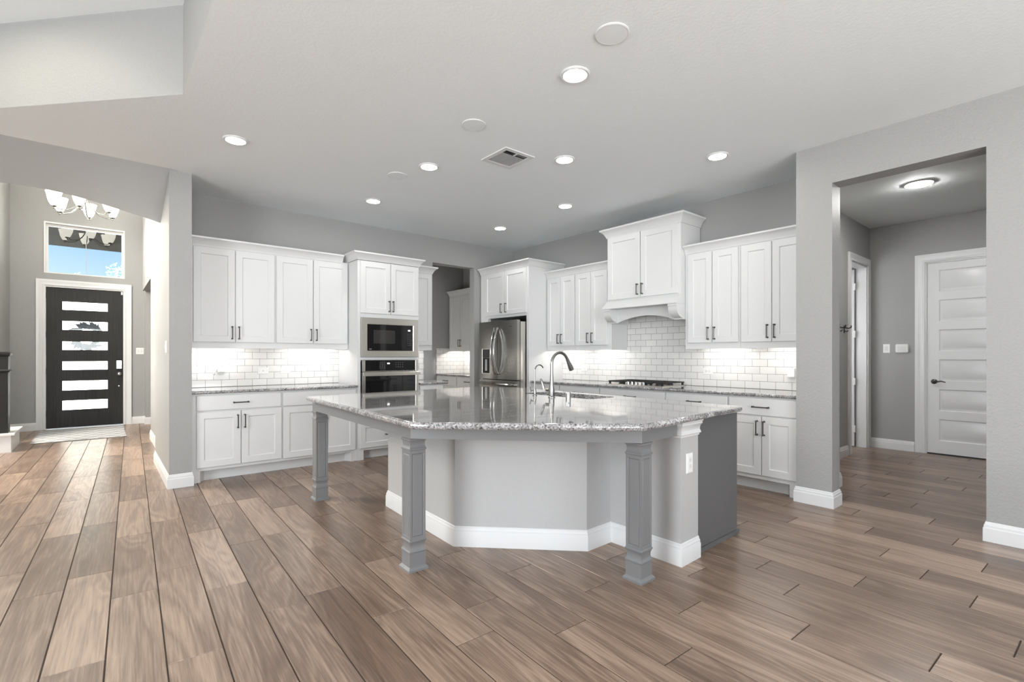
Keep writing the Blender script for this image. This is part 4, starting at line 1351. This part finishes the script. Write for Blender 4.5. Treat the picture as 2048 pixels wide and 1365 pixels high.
m = MB(); hb = Vector(sb_) + Vector((0, 0, 0.045)); m.tube([hb, hb + hdv * 0.04], 0.006, 10); m.tube([hb + hdv * 0.035 + Vector((0, 0, -0.012)), hb + hdv * 0.05 + Vector((0, 0, 0.03))], 0.0045, 8); m.build('lever', M['nickel'], fs_, world=True)
ag = MB().lathe([(0.021, 0), (0.021, 0.052), (0.019, 0.058), (0.015, 0.060), (0.002, 0.060)], (2.838, 2.700, ZC), 20).build('air_gap_cap', M['chrome'])
tag(ag, 'short chrome cylindrical air gap cap right of the main faucet', 'sink fitting')

# ------------------------------------------------------------------ wall plates
def plate(name, label, cat, loc, rotz, w, h, kind_):
    """wall plate facing local -y"""
    t = thing(name, label, cat, loc, rotz)
    b = MB(); e = 0.004
    O = [(-w / 2, -h / 2), (w / 2, -h / 2), (w / 2, h / 2), (-w / 2, h / 2)]
    I = [(x * (1 - 2 * e / w), z * (1 - 2 * e / h)) for x, z in O]
    vs = [(x, 0, z) for x, z in O] + [(x, -0.003, z) for x, z in O] + [(x, -0.006, z) for x, z in I]
    fs = [(3, 2, 1, 0), (8, 9, 10, 11)]
    for L0 in (0, 4):
        for k in range(4):
            k2 = (k + 1) % 4
            fs.append((L0 + k, L0 + k2, L0 + 4 + k2, L0 + 4 + k))
    b._add(vs, fs); b.build('cover_plate', M['white_plastic'], t)
    hor = w > h
    if kind_ == 'outlet':
        for s in (-1, 1):
            cx, cz = (s * 0.0195, 0) if hor else (0, s * 0.0195)
            f = MB().lathe([(0.016, -0.0062), (0.016, -0.0085), (0.002, -0.0085)], (cx, 0, cz), 14, 'y').build('socket', M['trim'], t)
            m = MB()
            if hor: m.box(cx - 0.004, cx + 0.003, -0.0092, -0.0086, cz + 0.004, cz + 0.006); m.box(cx - 0.004, cx + 0.003, -0.0092, -0.0086, cz - 0.006, cz - 0.004)
            else: m.box(cx - 0.006, cx - 0.004, -0.0092, -0.0086, cz - 0.003, cz + 0.004); m.box(cx + 0.004, cx + 0.006, -0.0092, -0.0086, cz - 0.003, cz + 0.004)
            m.build('slots', M['grey_plastic'], f)
    elif kind_ == 'switch':
        n = max(1, round((w - 0.024) / 0.046))
        for k in range(n):
            cx = (k - (n - 1) / 2) * 0.046
            MB().prism_axis([(-0.0062, -0.032), (-0.0075, -0.032), (-0.011, 0.0), (-0.0085, 0.032), (-0.0062, 0.032)], cx - 0.0165, cx + 0.0165, 'x').build('rocker', M['trim'], t)
    elif kind_ == 'jack':
        MB().lathe([(0.006, -0.0062), (0.006, -0.012), (0.002, -0.012)], (0, 0, 0), 12, 'y').build('jack', M['grey_plastic'], t)
        for s in (-1, 1): MB().lathe([(0.003, -0.0062), (0.002, -0.0072)], (s * 0.041, 0, 0), 8, 'y').build('screw', M['grey_plastic'], t)
    return t
yp = YL - 0.0098; xp = XR - 0.0098
plate('wall_outlet', 'white outlet with a plugged-in charger, leftmost on the tile left of the oven', 'outlet', (1.000, yp, 1.078), 0, 0.115, 0.072, 'outlet')
ad = MB(); ad.box(-0.035, 0.055, -0.055, -0.010, -0.005, 0.028); ad.box(-0.055, 0.03, -0.03, -0.010, -0.038, -0.012)
ad = ad.build('charger', M['white_plastic']); ad.location = (1.015, yp, 1.078)
tag(ad, 'white plug-in charger on the leftmost outlet of the tile backsplash', 'charger')
plate('jack_plate', 'white wall plate with a single dark jack, middle of the tile left of the oven', 'wall plate', (1.452, yp, 1.077), 0, 0.118, 0.074, 'jack')
plate('wall_outlet', 'white horizontal outlet on the tile nearest the oven tower', 'outlet', (1.700, yp, 1.076), 0, 0.116, 0.074, 'outlet')
plate('wall_outlet', 'white horizontal outlet on the tile to the right of the cooktop', 'outlet', (xp, 2.845, 1.078), ROTR, 0.118, 0.076, 'outlet')
plate('wall_outlet', 'white outlet on the tile behind the island faucet', 'outlet', (xp, 4.700, 1.070), ROTR, 0.118, 0.074, 'outlet')
plate('wall_outlet', 'white outlet on the tile beside the grey pier at the right end', 'outlet', (xp, 1.93, 1.082), ROTR, 0.118, 0.074, 'outlet')
ad = MB(); ad.box(-0.035, 0.030, -0.045, -0.010, -0.04, 0.045); ad = ad.build('charger', M['white_plastic']); ad.location = (xp, 1.955, 1.082); ad.rotation_euler = (0, 0, ROTR)
tag(ad, 'white plug-in adapter on the tile at the right end of the counter', 'charger')
plate('wall_outlet', 'white vertical outlet on the right end of the island base', 'outlet', (2.739, 1.5985, 0.600), R_(1.6), 0.074, 0.120, 'outlet')
plate('light_switch', 'white double switch on the grey wall right of the black front door', 'light switch', (0.548, YF - 0.0002, 1.342), 0, 0.118, 0.118, 'switch')
plate('light_switch', 'white single switch on the hall wall left of the alarm panel', 'light switch', (XH - 0.0002, 1.842, 1.351), ROTR, 0.074, 0.118, 'switch')
plate('light_switch', 'white switch seen edge-on on the foyer side of the grey wall end', 'light switch', (XC0 - 0.0002, 5.85, 1.34), ROTR, 0.118, 0.118, 'switch')
al = thing('alarm_panel', 'white alarm keypad on the hall wall beside the panelled door', 'alarm panel', (XH, 1.673, 1.350), ROTR)
m = MB(); pr = rrect(-0.068, 0.068, -0.055, 0.055, 0.012, 4)
n = len(pr); vs = [(p[0], 0, p[1]) for p in pr] + [(p[0], -0.022, p[1]) for p in pr] + [(p[0] * 0.95, -0.027, p[1] * 0.94) for p in pr]
fs = [tuple(range(n - 1, -1, -1))] + [(i, (i + 1) % n, n + (i + 1) % n, n + i) for i in range(n)] + [(n + i, n + (i + 1) % n, 2 * n + (i + 1) % n, 2 * n + i) for i in range(n)] + [tuple(range(2 * n, 3 * n))]
m._add(vs, fs); m.build('housing', M['white_plastic'], al)
for r in range(4):
    for c_ in range(4): MB().box(-0.045 + c_ * 0.024, -0.027 + c_ * 0.024, -0.0295, -0.0272, -0.040 + r * 0.018, -0.028 + r * 0.018).build('key', M['trim'], al)

# coat hooks on the hall side wall
for k, (x, lab) in enumerate(((6.64, 'black coat hook on the hall side wall, nearest the opening'), (6.85, 'black coat hook on the hall side wall, between two others'), (7.06, 'black coat hook on the hall side wall, nearest the open door'))):
    t = thing('coat_hook', lab, 'hook', (x, YH, 1.58), 0, 'black coat hooks in the hall')
    MB().box(-0.012, 0.012, -0.008, 0.0, -0.045, 0.045).build('back_plate', M['grate'], t)
    m = MB(); m.tube([(0, -0.006, 0.02), (0, -0.05, 0.01), (0, -0.075, 0.02), (0, -0.078, 0.045)], 0.007, 8); m.tube([(0, -0.006, -0.02), (0, -0.035, -0.03), (0, -0.045, -0.012)], 0.006, 8)
    m.build('prong', M['grate'], t)

# ------------------------------------------------------------------ front door with six lites
fdr = bpy.data.objects.new('door_1', None); COL.objects.link(fdr); fdr.location = (-0.722, YF + 0.035, 0); fdr['kind'] = 'structure'
Wd = 1.026
lz = [(2.050, 2.192), (1.703, 1.857), (1.356, 1.502), (1.009, 1.155), (0.654, 0.816), (0.314, 0.476)]
lz = [(a - 0.0, c_) for a, c_ in lz]
lx0, lx1 = -0.518 + 0.722, 0.085 + 0.722
b = MB(); zs = [0.012]
for a, c_ in sorted(lz): zs += [a, c_]
zs.append(2.430)
b.box(0, lx0, 0, 0.045, 0.012, 2.430); b.box(lx1, Wd, 0, 0.045, 0.012, 2.430)
for i in range(0, len(zs), 2): b.box(lx0, lx1, 0, 0.045, zs[i], zs[i + 1])
b.build('door_slab', M['black_door'], fdr)
for a, c_ in lz:
    g_ = MB().box(lx0 - 0.002, lx1 + 0.002, 0.020, 0.026, a - 0.002, c_ + 0.002).build('glass_pane', M['glass'], fdr)
m = MB(); m.box(0.930, 1.005, -0.022, 0.0, 1.085, 1.215); m.build('deadbolt', M['dark'], fdr)
m = MB(); m.box(0.932, 1.003, -0.030, -0.022, 1.020, 1.165); m.lathe([(0.014, -0.03), (0.012, -0.046), (0.002, -0.046)], (0.967, 0, 1.06), 12, 'y'); m.build('lock_plate', M['chrome'], fdr)
m = MB(); m.lathe([(0.030, 0.0), (0.030, -0.008), (0.012, -0.014), (0.012, -0.032), (0.028, -0.040), (0.032, -0.055), (0.020, -0.066), (0.002, -0.068)], (0.967, 0, 0.928), 18, 'y'); m.build('door_knob', M['chrome'], fdr)
m = MB(); m.lathe([(0.014, 0.0), (0.012, -0.006), (0.002, -0.007)], (0.967, 0, 0.705), 12, 'y'); m.build('handle_bolt', M['chrome'], fdr)
for z in (2.23, 1.56, 0.94, 0.22):
    m = MB(); m.lathe([(0.009, 0), (0.009, 0.1)], (-0.006, -0.010, z), 8, 'z'); m.build('hinge', M['pewter'], fdr)
m = MB(); m.box(0.995, 1.020, -0.016, 0.0, 2.365, 2.418); m.build('door_sensor', M['white_plastic'], fdr)
# wreath on the outside of the door
wr = thing('wreath', 'dark wreath hanging outside the front door, seen through its glass', 'wreath', (-0.205, YF + 0.10, 1.60))
m = MB(); rg = random.Random(5)
for k in range(120):
    a = rg.random() * 2 * PI; r = 0.165 + rg.uniform(-0.035, 0.04)
    c0 = Vector((r * math.cos(a), rg.uniform(0.01, 0.07), r * math.sin(a)))
    a2 = a + rg.uniform(0.5, 1.7); d = Vector((math.cos(a2), rg.uniform(-0.2, 0.3), math.sin(a2))) * rg.uniform(0.07, 0.13)
    m.tube([c0, c0 + d * 0.5, c0 + d], [0.008, 0.026, 0.003], 6)
m.build('foliage', M['wreath'], wr)
m = MB(); m.tube([(0.165 * math.cos(2 * PI * k / 24), 0.035, 0.165 * math.sin(2 * PI * k / 24)) for k in range(25)], 0.02, 8); m.build('ring', M['bark'], wr)

# transom window
tw1 = bpy.data.objects.new('window_1', None); COL.objects.link(tw1); tw1.location = (-0.2095, YF, 3.095); tw1['kind'] = 'structure'
wx0, wx1, wz0, wz1 = -0.5355, 0.5355, 2.66 - 3.095, 3.53 - 3.095
b = MB()
b.box(wx0, wx1, -0.014, 0.10, wz1 - 0.022, wz1); b.box(wx0, wx0 + 0.020, -0.014, 0.10, wz0, wz1 - 0.022); b.box(wx1 - 0.020, wx1, -0.004, 0.10, wz0, wz1 - 0.022); b.box(wx0 + 0.02, wx1 - 0.02, 0.0, 0.10, wz0, wz0 + 0.012)
b.build('window_liner', M['trim'], tw1)
b = MB()
frame(b, wx0 + 0.02, wx1 - 0.02, wz0 + 0.012, wz1 - 0.022, wx0 + 0.05, wx1 - 0.045, wz0 + 0.03, wz1 - 0.06, 0.075, 0.11, 0.004)
b.build('window_frame', M['trim'], tw1)
MB().box(-0.004, 0.004, 0.08, 0.10, wz0 + 0.03, wz1 - 0.06).build('muntin', M['grey_plastic'], tw1)
MB().box(wx0 + 0.048, wx1 - 0.043, 0.088, 0.092, wz0 + 0.028, wz1 - 0.058).build('glass_pane', M['glass'], tw1)

# rug at the door
me = bpy.data.meshes.new('door_mat')
rx0, rx1, ry0, ry1 = -0.775, 0.30, 9.67, 11.33
me.from_pydata([(rx0, ry0, 0.001), (rx1, ry0, 0.001), (rx1, ry1, 0.001), (rx0, ry1, 0.001), (rx0, ry0, 0.008), (rx1, ry0, 0.008), (rx1, ry1, 0.008), (rx0, ry1, 0.008)], [],
               [(4, 5, 6, 7), (3, 2, 1, 0), (0, 1, 5, 4), (1, 2, 6, 5), (2, 3, 7, 6), (3, 0, 4, 7)])
me.materials.append(M['rug']); me.materials.append(M['pewter'])
u = me.uv_layers.new(name='UVMap')
for p in me.polygons:
    p.material_index = 0 if p.index == 0 else 1
    for l in p.loop_indices:
        v = me.vertices[me.loops[l].vertex_index].co; u.data[l].uv = (v.x, v.y)
o = bpy.data.objects.new('door_mat', me); COL.objects.link(o)
tag(o, 'grey rug with a pale lattice pattern in front of the black front door', 'rug')

# newel post and stair kerb
nw = thing('newel_post', 'dark stained square newel post at the left edge of the foyer', 'newel post', (-1.03, 9.22, 0.245))
m = MB(); m.sqlathe([(0, 0.095), (0.79, 0.095), (0.795, 0.108), (0.815, 0.112), (0.83, 0.097), (1.0, 0.097), (1.005, 0.108), (1.02, 0.116), (1.045, 0.116), (1.05, 0.098), (1.06, 0.098)], 0, 0)
m.build('post', M['espresso'], nw)
sk_ = thing('stair_curb', 'white painted stair curb below the dark newel post', 'stair', (-1.5, 9.4, 0))
MB().box(-0.6, 0.60, -0.35, 0.5, 0.0, 0.222).build('riser_block', M['trim'], sk_)
MB().box(-0.6, 0.635, -0.385, 0.5, 0.222, 0.244).build('cap', M['trim'], sk_)

# ------------------------------------------------------------------ hall doors
hdr = bpy.data.objects.new('door_2', None); COL.objects.link(hdr); hdr.location = (XH + 0.012, 1.418, 0); hdr.rotation_euler = (0, 0, ROTR); hdr['kind'] = 'structure'
WD = 0.865
b = MB(); zb, zt_ = 0.016, 2.432
rails = [0.016]
b.box(0, WD, 0.012, 0.040, zb, zt_)
# six raised panels between rails
st = 0.115
b.box(0, st, 0, 0.012, zb, zt_); b.box(WD - st, WD, 0, 0.012, zb, zt_)
pz = []
z = 0.175
ph = (2.34 - 0.175 - 5 * 0.105) / 6
for k in range(6):
    pz.append((z, z + ph)); z += ph + 0.105
edges = [zb] + [v for p in pz for v in p] + [zt_]
for i in range(0, len(edges), 2): b.box(st, WD - st, 0, 0.012, edges[i], edges[i + 1])
for (a, c_) in pz:
    X0_, X1_ = st, WD - st
    vs = [(x, y, zz) for (ins, y) in ((0.0, 0.001), (0.012, 0.0095), (0.030, 0.0095), (0.040, 0.004)) for (x, zz) in ((X0_ + ins, a + ins), (X1_ - ins, a + ins), (X1_ - ins, c_ - ins), (X0_ + ins, c_ - ins))]
    fs = []
    for L0 in (0, 4, 8):
        for k in range(4):
            k2 = (k + 1) % 4; fs.append((L0 + k, L0 + k2, L0 + 4 + k2, L0 + 4 + k))
    fs.append((12, 13, 14, 15)); b._add(vs, fs)
b.build('door_slab', M['trim'], hdr)
m = MB(); m.lathe([(0.032, 0), (0.032, -0.006), (0.024, -0.012), (0.011, -0.016), (0.011, -0.045)], (0.068, 0, 0.925), 18, 'y')
m.tube([(0.068, -0.045, 0.925), (0.10, -0.047, 0.924), (0.145, -0.046, 0.932), (0.185, -0.046, 0.920)], [0.011, 0.009, 0.008, 0.006], 10)
m.build('door_handle', M['pewter'], hdr)
MB().box(-0.004, WD + 0.02, 0.0, 0.06, 0.0, 0.014).build('threshold', M['dark'], hdr)

sdr = bpy.data.objects.new('door_3', None); COL.objects.link(sdr); sdr.location = (7.975, 2.160, 0); sdr.rotation_euler = (0, 0, R_(97)); sdr['kind'] = 'structure'
b = MB(); b.box(0.006, 0.66, -0.0, 0.036, 0.012, 2.435); b.build('door_slab', M['trim'], sdr)
for z in (0.25, 0.90, 1.55, 2.2):
    m = MB(); m.box(-0.012, 0.022, 0.036, 0.042, z - 0.045, z + 0.045); m.lathe([(0.007, -0.048), (0.007, 0.048)], (-0.004, 0.044, z), 8); m.build('hinge', M['white_plastic'], sdr)

# ------------------------------------------------------------------ ceiling fixtures
def downlight(x, y, label, z=HC, r=0.092, mat='lamp'):
    t = thing('recessed_light', label, 'ceiling light', (x, y, z), 0, 'recessed ceiling lights')
    m = MB(); m.lathe([(r, 0.0), (r, -0.006), (r * 0.93, -0.011), (r * 0.80, -0.010), (r * 0.76, -0.004), (r * 0.76, -0.001)], (0, 0, 0), 32, cap=False)
    m.build('trim_ring', M['trim'], t)
    MB().lathe([(r * 0.765, -0.005), (0.001, -0.007)], (0, 0, 0), 32, cap=False).build('lens', M[mat], t)
    return t
for x, y, lab in ((2.264, 2.096, 'lit recessed light nearest the camera, large in the upper right of the ceiling'),
                  (0.835, 4.499, 'lit recessed light at the far left, near the grey wall end'),
                  (2.325, 3.979, 'lit recessed light left of the ceiling vent, beside a round speaker'),
                  (2.358, 5.267, 'lit recessed light above the left upper cabinets, in front of the oven tower'),
                  (3.170, 3.061, 'lit recessed light just right of the ceiling vent'),
                  (4.144, 2.147, 'lit recessed light at the far right, above the right-end upper cabinets'),
                  (4.158, 4.003, 'lit recessed light in front of the upper cabinets left of the range hood'),
                  (4.197, 5.271, 'lit recessed light in the far corner above the refrigerator')):
    downlight(x, y, lab)
for x, y, lab in ((-0.85, 4.35, 'recessed light in the raised living-room ceiling at left'),):
    downlight(x, y, lab, z=ZT, mat='warm_lamp')
hl = thing('flush_ceiling_light', 'round flush ceiling light glowing in the side hall', 'ceiling light', (6.372, 1.175, HC))
MB().lathe([(0.125, 0), (0.125, -0.007), (0.115, -0.012), (0.096, -0.010)], (0, 0, 0), 32, cap=False).build('trim_ring', M['trim'], hl)
MB().lathe([(0.098, -0.008), (0.093, -0.020), (0.055, -0.029), (0.001, -0.032)], (0, 0, 0), 32, cap=False).build('diffuser', M['hall_lamp'], hl)
for x, y, lab in ((2.131, 1.701, 'round white ceiling speaker nearest the camera, above the brightest recessed light'),
                  (2.168, 3.042, 'round white ceiling speaker, middle of three, left of the vent'),
                  (2.206, 4.373, 'round white ceiling speaker, farthest and smallest of three')):
    t = thing('ceiling_speaker', lab, 'speaker', (x, y, HC), 0, 'round ceiling speakers')
    MB().lathe([(0.092, 0), (0.092, -0.005), (0.086, -0.008), (0.082, -0.007)], (0, 0, 0), 32, cap=False).build('rim', M['trim'], t)
    MB().lathe([(0.084, -0.007), (0.05, -0.008), (0.001, -0.0085)], (0, 0, 0), 32, cap=False).build('grille', M['speaker'], t)
vt = thing('ceiling_vent', 'square white air vent with dark slots in the kitchen ceiling', 'vent', (2.765, 3.365, HC))
b = MB()
b.box(-0.165, 0.165, -0.175, -0.135, -0.008, 0); b.box(-0.165, 0.165, 0.135, 0.175, -0.008, 0); b.box(-0.165, -0.125, -0.135, 0.135, -0.008, 0); b.box(0.125, 0.165, -0.135, 0.135, -0.008, 0)
b.build('frame', M['trim'], vt)
MB().box(-0.125, 0.125, -0.135, 0.135, -0.0015, -0.0005).build('duct', M['oven_window'], vt)
b = MB()
for k in range(16):
    y = -0.079 + k * 0.0135
    b.prism_axis([(y, -0.008), (y + 0.013, -0.004), (y + 0.013, -0.0025), (y, -0.0065)], -0.125, 0.125, 'x')
b.box(-0.005, 0.005, -0.135, -0.08, -0.0075, -0.002)
b.build('louver', M['trim'], vt)

# ------------------------------------------------------------------ chandelier
ch = thing('chandelier', 'brushed nickel chandelier with glowing glass shades hanging in the foyer', 'chandelier', (-0.205, 10.2, 3.75))
m = MB(); m.lathe([(0.004, -0.12), (0.022, -0.10), (0.03, -0.06), (0.018, -0.02), (0.026, 0.06), (0.014, 0.12), (0.010, 0.45)], (0, 0, 0), 16); m.tube([(0, 0, 0.44), (0, 0, HF - 3.75 - 0.03)], 0.005, 8)
m.build('stem', M['nickel'], ch)
MB().lathe([(0.065, HF - 3.75 - 0.035), (0.06, HF - 3.75 - 0.01), (0.065, HF - 3.751)], (0, 0, 0), 20).build('canopy', M['nickel'], ch)
for k in range(6):
    a = R_(22 + 60 * k); dx, dy = math.cos(a), math.sin(a); Rr = 0.37
    m = MB(); m.tube([(dx * 0.02, dy * 0.02, -0.02), (dx * 0.10, dy * 0.10, -0.17), (dx * 0.20, dy * 0.20, -0.255), (dx * 0.31, dy * 0.31, -0.275), (dx * Rr, dy * Rr, -0.245)], 0.008, 8)
    m.lathe([(0.012, -0.262), (0.034, -0.248), (0.036, -0.238)], (dx * Rr, dy * Rr, 0), 14)
    m.lathe([(0.003, -0.295), (0.012, -0.28), (0.008, -0.262)], (dx * Rr, dy * Rr, 0), 10)
    o = m.build('arm', M['nickel'], ch)
    MB().lathe([(0.030, -0.240), (0.054, -0.200), (0.073, -0.145), (0.085, -0.075), (0.097, -0.030), (0.093, -0.030), (0.069, -0.143), (0.028, -0.232)], (dx * Rr, dy * Rr, 0), 20, cap=False).build('shade', M['shade'], o)

# ------------------------------------------------------------------ outdoors beyond the front door
g = MB(); g.box(-30, 30, YF + 0.2, 60, -0.20, -0.06)
struct('floor_outside', g, M['concrete'])
g = MB(); g.box(-3.0, 3.0, YF + 0.2, YF + 2.2, 3.50, 3.75)
struct('ceiling_porch', g, M['porch'])
M['stucco'] = textured_paint('white_stucco', (0.78, 0.77, 0.74), 0.9, 12, 0.003)
hs = thing('bounce_facade', 'added pale facade across the street, bouncing sunlight through the front door glass onto the floor', 'bounce_facade', (-1.0, 24.0, -0.06))  # unseen-source facade added to bounce sunlight onto the foyer floor
MB().box(-9, 9, 0.0, 1.6, 0.0, 4.05).build('wall', M['stucco'], hs)
MB().box(-9.2, 9.2, -0.25, 1.8, 4.05, 4.18).build('roof_edge', M['trim'], hs)
b = MB(); b.box(-6.5, -2.2, -0.03, 0.0, 0.0, 2.3)
for k in range(4): b.box(-6.5, -2.2, -0.045, -0.03, 0.06 + 0.57 * k, 0.55 + 0.57 * k)
b.build('garage_door', M['trim'], hs)
def tree(name, label, x, y, h, seed, r=1.6, ox=0.0):
    rg = random.Random(seed)
    t = thing(name, label, 'tree', (x, y, -0.06), 0)
    m = MB(); m.tube([(0, 0, 0), (0.05, 0, h * 0.55), (ox * 0.6, 0.05, h * 0.86)], [0.12, 0.08, 0.03], 8)
    for k in range(9):
        a = rg.random() * 2 * PI; z0 = h * rg.uniform(0.66, 0.76); rr = r * rg.uniform(0.4, 0.8)
        m.tube([(0, 0, z0), (ox * 0.5 + math.cos(a) * rr * 0.5, math.sin(a) * rr * 0.5, z0 + h * 0.07), (ox + math.cos(a) * rr, math.sin(a) * rr, z0 + h * 0.13)], [0.03, 0.02, 0.006], 6)
    m.build('trunk', M['bark'], t)
    m = MB()
    for k in range(420):
        th = rg.random() * 2 * PI; ph = math.acos(rg.uniform(-1, 1)); q = rg.random() ** 0.45
        p = Vector((ox + math.cos(th) * math.sin(ph) * r * q, math.sin(th) * math.sin(ph) * r * q, h * 0.87 + math.cos(ph) * h * 0.13 * q))
        a = Vector((rg.uniform(-1, 1), rg.uniform(-1, 1), rg.uniform(-1, 1))).normalized(); b_ = a.orthogonal().normalized()
        s = rg.uniform(0.04, 0.09)
        m.poly([p - a * s, p + b_ * s * 0.45, p + a * s, p - b_ * s * 0.45])
    o = m.build('foliage', M['leaf'], t, smooth=False)
tree('street_tree', 'leafy green tree seen through the right half of the transom window', 0.95, 21.0, 4.5, 1, 0.75, -0.25)
tree('street_tree', 'low green tree seen at the bottom of the transom window', -1.75, 27.0, 4.75, 2, 0.75, 1.0)
